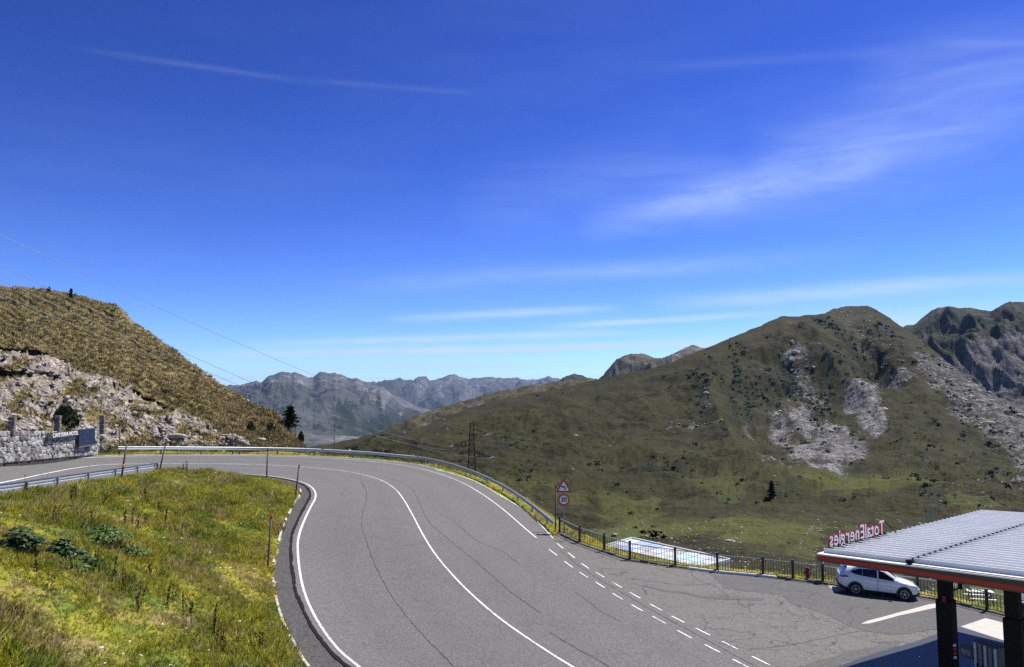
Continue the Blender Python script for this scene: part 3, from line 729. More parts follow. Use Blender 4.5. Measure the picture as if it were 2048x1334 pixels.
# ---- far peaks
def peaks(name, px, ridge, foot, Yb, Yr, amp, freq, m, rockf, seed, rough=3.0, cols=300, rows=90, shrubf=None, back=(1500, 600), lushf=None, flat=0.0):
    def disp(x, y, PX_, PY_, t):
        w = np.minimum(sstep(flat, flat + .3, t), 1 - .9 * sstep(.82, 1, t))
        return w * amp * (1 - .6 * sstep(.7, .95, t)) * ((ridged(x * freq, y * freq * .6, 6, seed, .5) - .55) * 1.6 + .5 * fbm(x * freq * .5, y * freq * .5, 4, seed + 5))
    return layer(name, cols, rows, px, lambda p: interp(foot, p), lambda p: interp(ridge, p), lambda a, b, t: Yb + (Yr - Yb) * t ** 1.15, m, disp,
        {'rock': rockf, **({'shrub': shrubf} if shrubf else {}), **({'lush': lushf} if lushf else {})}, back=back, rough=rough, seed=seed)
FARM = hill_mat('far_mountain', C(.064, .068, .060), C(.034, .040, .038), C(.06, .060, .062), C(.25, .24, .235), 1500, 1.0, 1.6)
DARKM = hill_mat('dark_crag', C(.050, .046, .032), C(.030, .030, .022), C(.060, .056, .054), C(.17, .16, .15), 420, 1.0, 1.6)
L1 = [(400,772),(452,771),(480,769),(512,763),(522,765),(540,752),(555,746),(575,744),(600,747),(618,755),(625,754),(638,746),(648,744),(665,745),(682,749),(705,757),(735,763),(762,772),(785,786),(810,800),(835,812),(870,822),(930,835),(1000,850)]
def f_rock(x, y, px, py, t):
    r = .50 * sstep(.62, .95, t) + .34 * sstep(.0, .5, fbm(px * .03, py * .05, 4, 131))
    for cx, cy, a, b in ((560,785,34,8),(500,800,14,8),(765,800,24,8),(545,795,40,6),(750,795,30,7)):
        r = np.maximum(r, 1.2 * np.exp(-(((px - cx + 14 * fbm(px * .05, py * .08, 3, 133)) / a) ** 2 + ((py - cy + 6 * fbm(px * .05, py * .05, 3, 134)) / b) ** 2)))
    r = np.maximum(r, .62 * sstep(864, 872, py) * (1 - sstep(884, 889, py)))
    return np.clip(r, 0, 1)
def f_wood(x, y, px, py, t):
    return np.clip(1.25 * np.exp(-(((px - 770 - (845 - py) * .9) / 95) ** 2 + ((py - 843) / 26) ** 2)) + .6 * sstep(.1, .45, fbm(px * .04, py * .06, 4, 137)), 0, 1) * (py < 874)
peaks('mountain', (400, 1000), L1, [(400,905),(1000,905)], 3300, 7200, 260, .00085, FARM, f_rock, 141, 4.5, 300, 120, f_wood, lushf=lambda x, y, px, py, t: .35 * sstep(862, 878, py), flat=.16)
L2 = [(720,772),(760,767),(790,761),(830,760),(862,761),(885,756),(900,750),(912,749),(925,754),(940,758),(955,757),(974,752),(990,756),(1010,757),(1035,756),(1055,760),(1080,757),(1097,752),(1110,755),(1130,760),(1200,764)]
peaks('mountain', (720, 1210), L2, [(720,860),(1210,850)], 8500, 12500, 330, .0008, FARM, lambda x, y, px, py, t: np.clip(.5 * sstep(.45, .9, t) + .4 * sstep(-.1, .4, fbm(px * .04, py * .06, 4, 151)), 0, 1), 153, 3.0, 260, 70, lambda x, y, px, py, t: .8 * sstep(.35, .1, t))
L3 = [(1080,775),(1118,761),(1135,752),(1148,747),(1160,750),(1172,754),(1190,757),(1240,770)]
peaks('mountain', (1080, 1240), L3, [(1080,800),(1240,800)], 3400, 3900, 60, .004, DARKM, lambda x, y, px, py, t: .35 + 0 * px, 161, 3.0, 90, 24, lambda x, y, px, py, t: .6 + 0 * px)
L4 = [(1195,760),(1212,745),(1228,727),(1245,713),(1262,707),(1285,709),(1310,714),(1330,716),(1345,708),(1362,699),(1380,691),(1388,689),(1398,694),(1410,696),(1440,712),(1500,730)]
PALEM = hill_mat('dry_peak', C(.088, .078, .052), C(.046, .050, .034), C(.12, .11, .10), C(.24, .22, .20), 300, .9, 1.5)
peaks('mountain', (1195, 1500), L4, [(1195,790),(1500,760)], 2300, 2800, 60, .005, PALEM, lambda x, y, px, py, t: np.clip(.55 * (px > 1335) * sstep(-.2, .3, fbm(px * .06, py * .08, 4, 171)) + .15, 0, 1), 173, 2.5, 160, 40, lambda x, y, px, py, t: .6 * sstep(0, .4, fbm(px * .04, py * .06, 4, 175)))
L5 = [(1740,700),(1790,664),(1812,652),(1828,650),(1845,636),(1862,622),(1875,616),(1900,613),(1918,616),(1940,614),(1965,621),(1985,622),(2000,612),(2015,606),(2035,604),(2060,603),(2110,590),(2180,600),(2330,640)]
def l5_rock(x, y, px, py, t):
    apron = sstep(-10, 14, py - interp([(1740,760),(1880,728),(1930,716),(1975,705),(2010,690),(2060,680),(2330,690)], px) + 8 * fbm(px * .03, py * .04, 4, 181))
    return np.clip(.10 + .26 * fbm(px * .05, py * .05, 4, 183) + .62 * apron, 0, 1)
CRAGM = hill_mat('scree_crag', C(.046, .044, .030), C(.028, .029, .021), C(.050, .049, .050), C(.23, .222, .216), 240, 1.0, 1.5)
peaks('mountain', (1740, 2330), L5, [(1740,800),(2330,880)], 1200, 1750, 66, .0068, CRAGM, l5_rock, 191, 1.6, 300, 150,
      lambda x, y, px, py, t: np.clip(sstep(-.3, .15, fbm(px * .03, py * .035, 5, 193)) * sstep(745, 700, py) * 1.1, 0, 1), back=(400, 260))
# ground far below and beyond, out to the horizon
pl = MB().add([(-40000, -3000, -345), (40000, -3000, -345), (40000, 42000, -345), (-40000, 42000, -345)], [(0, 1, 2, 3)])
tag(pl.build('valley_floor', FARM), kind='structure')

# ------------------------------------------------------------------ haze
hm = bpy.data.materials.new('haze_air'); hm.use_nodes = True
hm.node_tree.nodes.clear()
ho = hm.node_tree.nodes.new('ShaderNodeOutputMaterial'); hv = hm.node_tree.nodes.new('ShaderNodeVolumePrincipled')
hv.inputs['Color'].default_value = (.34, .56, 1.0, 1); hv.inputs['Density'].default_value = 2.3e-5; hv.inputs['Anisotropy'].default_value = .0
hm.node_tree.links.new(hv.outputs[0], ho.inputs['Volume'])
hz = MB().box((0, 19500, 427), (80040, 45100, 1548)).build('haze', hm); tag(hz, kind='stuff')

# ------------------------------------------------------------------ scattering (one mesh each, plain numpy)
def scatter(name, bv, bf, P, S, ang, m, tint=None, tilt=None, parent=None, smooth=False, kind='stuff', squash=None):
    n = len(P); bv = np.asarray(bv, float); bf = np.asarray(bf)
    c, s = np.cos(ang), np.sin(ang)
    V = bv[None] * S[:, None, None] if S.ndim == 1 else bv[None] * S[:, None, :]
    x = V[..., 0] * c[:, None] - V[..., 1] * s[:, None]; y = V[..., 0] * s[:, None] + V[..., 1] * c[:, None]
    V = np.stack([x, y, V[..., 2]], -1)
    if tilt is not None: V[..., 0] += V[..., 2] * tilt[:, None, 0]; V[..., 1] += V[..., 2] * tilt[:, None, 1]
    V = V + P[:, None, :]
    Fc = (bf[None] + (np.arange(n) * len(bv))[:, None, None]).reshape(-1, bf.shape[1])
    at_ = {'tint': np.repeat(tint, len(bv))} if tint is not None else None
    o = mobj(name, np_mesh(name, V.reshape(-1, 3), Fc, m, smooth, at_), parent)
    if kind: o['kind'] = kind
    return o
def tuft(nb, h, spread, lean, w, seed):
    r = random.Random(seed); V = []; Fs = []
    for k in range(nb):
        a = r.uniform(0, 2 * math.pi); d = r.uniform(0, spread); bx, by = math.cos(a) * d, math.sin(a) * d
        a2 = a + r.uniform(-.8, .8); L_ = lean * r.uniform(.3, 1.3); hh = h * r.uniform(.6, 1.25); t = r.uniform(0, 2 * math.pi)
        wx, wy = math.cos(t) * w / 2, math.sin(t) * w / 2; b = len(V)
        V += [(bx - wx, by - wy, -.03), (bx + wx, by + wy, -.03), (bx + math.cos(a2) * L_ * .45 + wx * .8, by + math.sin(a2) * L_ * .45 + wy * .8, hh * .62), (bx + math.cos(a2) * L_ * .45 - wx * .8, by + math.sin(a2) * L_ * .45 - wy * .8, hh * .62),
              (bx + math.cos(a2) * L_ + wx * .15, by + math.sin(a2) * L_ + wy * .15, hh), (bx + math.cos(a2) * L_ - wx * .15, by + math.sin(a2) * L_ - wy * .15, hh)]
        Fs += [(b, b + 1, b + 2, b + 3), (b + 3, b + 2, b + 4, b + 5)]
    return np.array(V), np.array(Fs)
def bank_points(n, seed):
    r = np.random.default_rng(seed)
    x = r.uniform(-45, -4, n * 3); y = r.uniform(17, 62, n * 3)
    k = inside(ISLAND, x, y); x, y = x[k][:n], y[k][:n]
    z, _, _ = platform_z(x, y)
    return np.c_[x, y, z]
BP = bank_points(76000, 5)
# a ragged edge, and thinner growth close to the guardrail
for k in range(3):
    Q = BP[k::3]; r = np.random.default_rng(50 + k)
    bv, bf = tuft(7, (.11, .15, .24)[k], .15, (.13, .16, .12)[k], (.044, .036, .024)[k], k)
    big = .45 + 1.0 * np.clip(.5 + fbm(Q[:, 0] * .18, Q[:, 1] * .18, 3, 211), 0, 1) * (.35 + 1.3 * np.clip(.5 + .9 * fbm(Q[:, 0] * .9, Q[:, 1] * .9, 3, 213), 0, 1))
    scatter('grass', bv, bf, Q, big * r.uniform(.6, 1.2, len(Q)), r.uniform(0, 6.28, len(Q)), BLADE, r.random(len(Q)), r.normal(0, .18, (len(Q), 2)))
# verge beyond the pavement and along the fence
def verge_points(P, lo, hi, per_m, seed):
    r = np.random.default_rng(seed); P = resample(P, step=.25); n = int(len(P) * .25 * per_m); i = r.integers(0, len(P), n)
    nl = normals2d(P)[i]; d = r.uniform(min(lo, hi), max(lo, hi), n); q = P[i, :2] + nl * d[:, None] + r.normal(0, .1, (n, 2))
    z, _, _ = platform_z(q[:, 0], q[:, 1]); return np.c_[q, z]
k0 = int(np.argmin(np.linalg.norm(PAVE_EDGE[:, :2] - hit(1104, 1077)[:2], axis=1)))
side = -1
VP = np.vstack([verge_points(PAVE_EDGE[k0:], -.15, -2.2, 26, 3), verge_points(resample(FENCE, step=.5), .15, 1.6, 16, 4)])
bv, bf = tuft(7, .26, .16, .14, .02, 9)
r9 = np.random.default_rng(9)
scatter('grass', bv, bf, VP, r9.uniform(.5, 1.5, len(VP)), r9.uniform(0, 6.28, len(VP)), BLADE, r9.random(len(VP)), r9.normal(0, .2, (len(VP), 2)))

# dry tussocks on the left hill
def grid_sample(V, A, n, seed, dens):
    r = np.random.default_rng(seed); rr, cc = V.shape[:2]
    i = r.uniform(0, rr - 1.001, n * 4); j = r.uniform(0, cc - 1.001, n * 4); a = i.astype(int); b = j.astype(int); f = (i - a)[:, None]; g = (j - b)[:, None]
    P = (V[a, b] * (1 - f) + V[a + 1, b] * f) * (1 - g) + (V[a, b + 1] * (1 - f) + V[a + 1, b + 1] * f) * g
    d = dens(a, b); k = r.random(len(P)) < d
    return P[k][:n], a[k][:n], b[k][:n], r
STRAW = Mat('dry_tussock', .85, .1); _t = STRAW.attr('tint')
STRAW.col(STRAW.mix(STRAW.rng(STRAW.noise(.12, 4), .35, .65, 0, .7), STRAW.mix(_t, C(.64, .515, .27), C(.16, .13, .052)), C(.15, .135, .048)))
Q, qa, qb, rr_ = grid_sample(HV, HA, 22000, 15, lambda a, b: np.clip(1 - 1.5 * HA['rock'][a, b], 0.03, 1))
bv, bf = tuft(9, .26, .30, .24, .075, 21)
scatter('dry_grass', bv, bf, Q, rr_.uniform(.45, 1.35, len(Q)), rr_.uniform(0, 6.28, len(Q)), STRAW.m, rr_.random(len(Q)), rr_.normal(0, .15, (len(Q), 2)))

def rock_shape(seed, sub=1):
    import bmesh
    bm = bmesh.new(); bmesh.ops.create_icosphere(bm, subdivisions=sub, radius=1)
    r = random.Random(seed)
    ax = [Vector((r.gauss(0, 1), r.gauss(0, 1), r.gauss(0, 1))).normalized() for _ in range(7)]; off = [r.uniform(.55, .9) for _ in ax]
    for v in bm.verts:
        for a, o_ in zip(ax, off):
            d = v.co.dot(a)
            if d > o_: v.co -= a * (d - o_)
        v.co *= r.uniform(.9, 1.1)
    V = np.array([v.co[:] for v in bm.verts]); Fs = np.array([[v.index for v in f.verts] for f in bm.faces]); bm.free()
    return V * np.array([1, .85, .65]), Fs
def rock_mat(name, a, b, obj=False):
    m = Mat(name, .88, .2); m.pos(obj)
    m.col(m.mix(m.rng(m.attr('tint'), 0, 1, 0, .6), m.mix(m.rng(m.noise(1.6, 6, .7), .35, .65), a, b), b)); m.bump(m.noise(7, 5, .7), .7, .05); return m.m
PALE_ROCK = rock_mat('pale_rock', C(.085, .075, .064), C(.46, .425, .375))
GREY_ROCK = rock_mat('grey_rock', C(.13, .125, .12), C(.44, .42, .40))
for k in range(3):
    Q, qa, qb, r = grid_sample(HV, HA, 2000, 70 + k, lambda a, b: np.clip(HA['rock'][a, b] * 1.4 - .25 - 1.2 * hill_push.e[a, b], 0.0, 1))
    bv, bf = rock_shape(k)
    scatter('outcrop_rock', bv, bf, Q, (.06 + .30 * r.random(len(Q)) ** 3)[:, None] * r.uniform(.7, 1.5, (len(Q), 3)), r.uniform(0, 6.28, len(Q)), PALE_ROCK, r.random(len(Q)))
MD = np.hypot(MV[..., 0], MV[..., 1])
def mdens(a, b): return np.clip(MA['rock'][a, b] * 1.1 - .12, .004, 1) * (MD[a, b] > 60)
for k in range(3):
    Q, qa, qb, r = grid_sample(MV, MA, 8000, 80 + k, mdens)
    d = np.hypot(Q[:, 0], Q[:, 1]); bv, bf = rock_shape(10 + k)
    scatter('boulder_field', bv, bf, Q, (d / 420.)[:, None] ** .85 * np.exp(r.normal(-1.0, .6, len(Q)))[:, None] * r.uniform(.6, 1.3, (len(Q), 3)), r.uniform(0, 6.28, len(Q)), GREY_ROCK, r.random(len(Q)))
# low dark juniper scrub on the slopes
def clump(n, seed, flat=.6, s=.42):
    r = random.Random(seed); V = []; Fs = []
    for k in range(n):
        a = r.uniform(0, 6.28); e = math.acos(r.uniform(0.0, 1)); rad = r.uniform(.55, 1)
        c = Vector((math.cos(a) * math.sin(e) * rad, math.sin(a) * math.sin(e) * rad, math.cos(e) * rad * flat))
        u = Vector((r.gauss(0, 1), r.gauss(0, 1), r.gauss(0, 1))).normalized(); w = u.orthogonal().normalized(); b = len(V); ss = s * r.uniform(.6, 1.3)
        V += [c + u * ss, c - u * ss * .5 + w * ss * .7, c - u * ss * .5 - w * ss * .7]; Fs.append((b, b + 1, b + 2))
    return np.array([v[:] for v in V]), np.array(Fs)
SCRUB = Mat('dark_scrub', .9, .1); SCRUB.col(SCRUB.mix(SCRUB.attr('tint'), C(.016, .022, .010), C(.038, .044, .017)))
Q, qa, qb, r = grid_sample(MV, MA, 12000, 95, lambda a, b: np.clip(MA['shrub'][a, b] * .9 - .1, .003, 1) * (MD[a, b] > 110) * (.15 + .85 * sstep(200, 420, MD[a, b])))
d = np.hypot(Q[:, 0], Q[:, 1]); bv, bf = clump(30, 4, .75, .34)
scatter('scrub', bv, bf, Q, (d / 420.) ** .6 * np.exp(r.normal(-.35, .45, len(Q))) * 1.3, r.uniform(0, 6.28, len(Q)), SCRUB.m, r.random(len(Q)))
Q, qa, qb, r = grid_sample(HV, HA, 500, 96, lambda a, b: np.clip(HA['shrub'][a, b] - .3, .004, 1))
scatter('scrub', bv, bf, Q, np.exp(r.normal(-.75, .4, len(Q))), r.uniform(0, 6.28, len(Q)), SCRUB.m, r.random(len(Q)))

# ------------------------------------------------------------------ shared object materials
GALV = simple('galvanised_steel', C(.42, .46, .50), .42, .5, .55, .18, 3)
STEEL_POST = simple('grey_steel', C(.25, .28, .31), .5, .5, .4, .15, 3)
DARK_METAL = simple('dark_brown_metal', C(.045, .035, .030), .55, .45, .2, .25, 4)
WOOD_POLE = simple('weathered_pole', C(.125, .11, .098), .85, .2, 0, .3, 5)
RED = simple('red_paint', C(.42, .012, .016), .4, .5, 0, .1, 3)
ORANGE = simple('orange_band', C(.75, .16, .03), .5, .4, 0, .08)
WHITE = simple('white_enamel', C(.78, .78, .77), .4, .5, 0, .05)
BLACK = simple('black_plastic', C(.014, .014, .015), .5, .4, 0, .1)
def on_ground(px, py):
    return hit(px, py)

# ------------------------------------------------------------------ guardrails
def w_profile():                           # crest towards +n, metres (n, z)
    return [(0, -.155), (.035, -.150), (.08, -.115), (.08, -.06), (.03, -.02), (.03, .02), (.08, .06), (.08, .115), (.035, .150), (0, .155)]
def guardrail(name, P, label, face, post_step, thick_post, first_post=.2, both=1):
    root = empty(name, P[len(P) // 2]); tag(root, label, 'guardrail'); o = np.array(root.location)
    P = ground(P); s = np.r_[0, np.cumsum(np.linalg.norm(np.diff(P[:, :2], axis=0), axis=1))]
    seg = 4.0; k = 0.0
    prof = w_profile(); prof2 = prof + [(n - .012, z) for n, z in reversed(prof)]
    while k < s[-1] - .5:
        e = min(s[-1], k + seg + .08); t = np.linspace(k, e, 9)
        Q = np.stack([np.interp(t, s, P[:, c]) for c in range(3)], -1); nl = normals2d(Q) * face
        V = []
        for q, n in zip(Q, nl):
            lift = .004 if int(k / seg) % 2 else 0
            for a, z in prof2: V.append((q[0] + n[0] * (a + lift) - o[0], q[1] + n[1] * (a + lift) - o[1], q[2] + .60 + z - o[2]))
        m = len(prof2); Fs = [(i * m + j, i * m + (j + 1) % m, (i + 1) * m + (j + 1) % m, (i + 1) * m + j) for i in range(8) for j in range(m)]
        mb = MB().add(V, Fs + [tuple(range(m)), tuple(8 * m + j for j in reversed(range(m)))]); mb.build('rail', GALV, root)
        k += seg
    pm = None; t = first_post
    while t < s[-1]:
        q = np.array([np.interp(t, s, P[:, c]) for c in range(3)]); i = min(len(P) - 1, int(np.searchsorted(s, t))); n = normals2d(P)[i] * face
        if pm is None:
            b = MB(); b.prism([(-.05, -.06, -.35), (.05, -.06, -.35), (.05, -.045, -.35), (-.035, -.045, -.35), (-.035, .045, -.35), (.05, .045, -.35), (.05, .06, -.35), (-.05, .06, -.35)], (0, 0, 1.08))
            b.box((.045, 0, .60), (.08, .08, .20)); pm = b.mesh('post', STEEL_POST)
        c = q - o; mobj('post', pm, root, (c[0] - n[0] * .10, c[1] - n[1] * .10, c[2]), (0, 0, math.atan2(n[1], n[0])))
        t += post_step
    return root
g_out = guardrail('guardrail', RAIL, 'long steel guardrail curving along the outer edge of the bend', -1 if np.dot(normals2d(RAIL)[len(RAIL)//2], [0, 1]) > 0 else 1, 4.0, .1)
nin = normals2d(RAIL_IN)[len(RAIL_IN)//2]
g_in = guardrail('guardrail', RAIL_IN, 'straight steel guardrail at the left edge of the grass bank, seen from behind', 1 if nin[0] < 0 else -1, 4.0, .1, 1.2)

# ------------------------------------------------------------------ snow poles
def snow_pole(base, top, label, r=.045, top_m=None, band=None, mat=None):
    root = empty('snow_pole', base); tag(root, label, 'snow pole', 'snow poles along the road')
    v = np.array(top) - np.array(base); mat = mat or WOOD_POLE
    MB().tube(-v * .08, v * .90, r * 1.1, r, n=8).build('shaft', mat, root, True)
    MB().tube(v * .905, v, r * 1.02, r * .95, n=8).build('tip', top_m or DARK_METAL, root, True)
    if band: MB().tube(v * band, v * (band + .09), r * 1.18, n=8).build('reflector_band', ORANGE, root, True)
def pole_at(bpx, tpx, label, base=None, **k):
    b = hit(*bpx) if base is None else base
    t = at(tpx[0], tpx[1], b[1]); snow_pole(b, t, label, **k)
def behind_rail(px, d=.35):                # a point just outside the outer guardrail on the ray of column px
    x = (px - 1024) / F; i = int(np.argmin(np.abs(RAIL[:, 0] / (RAIL[:, 1] * cp_ + (RAIL[:, 2] - H) * sp_) - x))); q = RAIL[i].copy(); n = normals2d(RAIL)[i]
    s_ = 1 if n @ q[:2] > 0 else -1
    q[:2] += n * s_ * d; z, _, _ = platform_z(np.array([q[0]]), np.array([q[1]])); q[2] = z[0]; q[0] = x * (q[1] * cp_ + (q[2] - H) * sp_); return q
pole_at((242, 960), (255, 879), 'leaning pole with an orange band in front of the left guardrail', band=.30, r=.06)
pole_at((318, 946), (332, 884), 'dark leaning pole at the end of the left guardrail', r=.055)
pole_at((533, 959), (535.5, 896), 'upright pole on the far tip of the grass bank, under the bend', r=.055)
pole_at((590.5, 996), (598.5, 929), 'slightly leaning pole beside the tightest point of the inner edge line', r=.055)
pole_at((535, 1136), (543, 1028), 'nearest pole with a red tip standing in the grass by the kerb', top_m=RED, r=.05)
for px, ty, lab in ((238.5, 846, 'thin pole behind the left end of the outer guardrail, next to the stone wall'), (465, 853, 'pole behind the outer guardrail against the rocky hillside'),
                    (668, 857, 'pole behind the outer guardrail against the far valley'), (842.5, 867, 'pole behind the outer guardrail left of the pylon'),
                    (1111, 968, 'pole at the right end of the outer guardrail beside the warning signs')):
    b = behind_rail(px, .30 if px < 1100 else .12); pole_at(None, (px + 1, ty), lab, base=b, r=.055)

# ------------------------------------------------------------------ road sign (bend ahead, 30)
def text_mesh(s, size, ext, m, font_w=1.0, align='CENTER', bold=0.0, spacing=1.0):
    cu = bpy.data.curves.new('text', 'FONT'); cu.body = s; cu.size = size; cu.extrude = ext; cu.align_x = align; cu.align_y = 'CENTER'; cu.offset = bold; cu.space_character = spacing
    o = bpy.data.objects.new('text', cu); COL.objects.link(o); bpy.context.view_layer.update()
    me = bpy.data.meshes.new_from_object(o.evaluated_get(bpy.context.evaluated_depsgraph_get())); bpy.data.objects.remove(o); bpy.data.curves.remove(cu)
    me.materials.clear(); me.materials.append(m)
    if font_w != 1.0:
        for v in me.vertices: v.co.x *= font_w
    return me
sb = behind_rail(1108, .9); sb = at(1128, 1050, 56.3); sb[2] = platform_z(np.array([sb[0]]), np.array([sb[1]]))[0][0]
sign = empty('road_sign', sb, 0); tag(sign, 'pole carrying a triangular bend warning above a round 30 limit', 'road sign')
sign.rotation_euler.z = math.atan2(sb[0], sb[1]) * -1
zt = at(1128, 973, sb[1])[2] - sb[2]; zc = at(1128, 999, sb[1])[2] - sb[2]
MB().box((0, .04, (zt + .5) / 2 - .2), (.08, .05, zt + .9)).build('post', STEEL_POST, sign)
def rounded_tri(s, r, y, n=5):
    pts = []; h = s * math.sqrt(3) / 2; cs = [(0, h * 2 / 3), (-s / 2, -h / 3), (s / 2, -h / 3)]
    for (cx, cz) in cs:
        L_ = math.hypot(cx, cz); ux, uz = cx / L_, cz / L_; px_, pz_ = cx - ux * 2 * r, cz - uz * 2 * r; a0 = math.atan2(uz, ux)
        for k in range(n): a = a0 - math.pi / 3 + k * (2 * math.pi / 3) / (n - 1); pts.append((px_ + r * math.cos(a), y, pz_ + r * math.sin(a)))
    return pts
S_T = 1.24
tri = MB().prism(rounded_tri(S_T, .06, 0), (0, .02, 0)).build('triangle_plate', RED, sign, loc=(0, 0, zt - .08))
MB().prism(rounded_tri(S_T * .64, .03, -.008), (0, .006, 0)).build('white_field', WHITE, tri)
arrow = [(.10, -.17), (.10, -.05)] + [(-.01 + .11 * math.cos(a), -.05 + .11 * math.sin(a)) for a in np.linspace(0, math.pi / 2, 6)] + [(-.09, .06)]
b = MB()
for p, q in zip(arrow[:-1], arrow[1:]): b.bar((p[0], -.013, p[1]), (q[0], -.013, q[1]), .006, .085)
b.prism([(-.07, -.016, .16), (-.20, -.016, .055), (-.07, -.016, -.05)], (0, .006, 0)); b.build('bend_arrow', BLACK, tri)
def disc(r, y, th, n=32): return MB().prism([(r * math.cos(2 * math.pi * k / n), y, r * math.sin(2 * math.pi * k / n)) for k in range(n)], (0, th, 0))
rd = disc(.43, 0, .02).build('round_plate', RED, sign, loc=(0, 0, zc - .02))
disc(.32, -.008, .006).build('white_field', WHITE, rd)
tm = mobj('number_30', text_mesh('30', .47, .003, BLACK, .98, bold=.012), rd, (0, -.014, 0), (math.pi / 2, 0, 0))

# ------------------------------------------------------------------ fence along the car park
FENCE = ground(FENCE)
fence = empty('metal_fence', FENCE[6]); tag(fence, 'dark metal railing with upright bars along the edge of the car park', 'fence'); fo = np.array(fence.location)
FH = 1.1
pmesh = MB().box((0, 0, .52), (.14, .14, 1.32)).mesh('post', DARK_METAL, bevel=.01)
capm = MB().box((0, 0, 1.2), (.18, .18, .05)).mesh('post_cap', DARK_METAL)
bar_m = MB().box((0, 0, .56), (.026, .026, .90)).mesh('bar', DARK_METAL)
plinth_v = 0
for i in range(len(FENCE)):
    p = mobj('post', pmesh, fence, FENCE[i] - fo); mobj('post_cap', capm, p)
for i in range(len(FENCE) - 1):
    a, c = FENCE[i] - fo, FENCE[i + 1] - fo; d = c - a; L_ = np.linalg.norm(d[:2]); u = d / np.linalg.norm(d)
    a2, c2 = a + u * .07, c - u * .07
    MB().bar(a2 + [0, 0, FH - .05], c2 + [0, 0, FH - .05], .05, .05).build('handrail', STEEL_POST, fence)
    MB().bar(a2 + [0, 0, .14], c2 + [0, 0, .14], .035, .04).build('bottom_rail', DARK_METAL, fence)
    nb = max(3, int(L_ / .165)); rz = math.atan2(d[1], d[0])
    for k in range(1, nb):
        q = a + d * k / nb; mobj('bar', bar_m, fence, q + np.array([0, 0, .01]), (0, 0, rz))
STONE_KERB = simple('dark_kerb_stone', C(.14, .13, .115), .9, .2, 0, .4, 3)
WHITE_KERB = simple('white_kerb_stone', C(.62, .60, .56), .85, .25, 0, .12, 3)
pk = empty('fence_kerb', FENCE[4]); tag(pk, 'low stone kerb running under the railing, white for a stretch', 'kerb'); po = np.array(pk.location)
FP = resample(FENCE, step=.62); fpx = np.array([1024 + F * p[0] / p[1] for p in FP])
for i in range(len(FP) - 1):
    white = 1352 < fpx[i] < 1524
    a, c = FP[i] - po, FP[i + 1] - po; u = (c - a) / np.linalg.norm(c - a); nrm = np.array([u[1], -u[0], 0]); nrm = nrm if nrm @ FP[i] < 0 else -nrm
    hh = .16 if white else random.uniform(.10, .20)
    MB().bar(a + u * .015 + nrm * .12 + [0, 0, hh / 2 - .03], c - u * .015 + nrm * .12 + [0, 0, hh / 2 - .03], .30 if white else random.uniform(.2, .3), hh).build('kerb_stone', WHITE_KERB if white else STONE_KERB, pk, bevel=.02)
# lamp column and hydrant by the fence
q = hit(1647, 1166); q[1] += .1
lamp = empty('street_pole', q); tag(lamp, 'plain grey pole by the railing behind the canopy corner', 'pole')
top_z = at(1647, 1110, q[1])[2] - q[2] - .06
MB().tube((0, 0, -.2), (0, 0, top_z), .10, .085, n=12).build('shaft', STEEL_POST, lamp, True)
MB().box((0, 0, .03), (.34, .34, .05)).build('base_plate', STEEL_POST, lamp)
MB().tube((0, 0, top_z), (0, 0, top_z + .06), .11, .06, n=12).build('cap', STEEL_POST, lamp)
q = hit(1618, 1163)
HYDRED = simple('dull_red_paint', C(.16, .025, .018), .6, .3)
hyd = empty('fire_hydrant', q + np.array([.1, .45, 0])); tag(hyd, 'small dull red hydrant behind the railing, left of the white car', 'hydrant')
MB().tube((0, 0, 0), (0, 0, .62), .13, .12, n=12).build('body', HYDRED, hyd, True)
MB().tube((0, 0, .62), (0, 0, .80), .15, .05, n=12).build('bonnet', HYDRED, hyd, True)
for s_ in (-1, 1): MB().tube((s_ * .1, 0, .45), (s_ * .24, 0, .45), .06, n=10).build('outlet', HYDRED, hyd, True)
MB().tube((0, 0, -.05), (0, 0, .05), .19, n=12).build('flange', DARK_METAL, hyd)

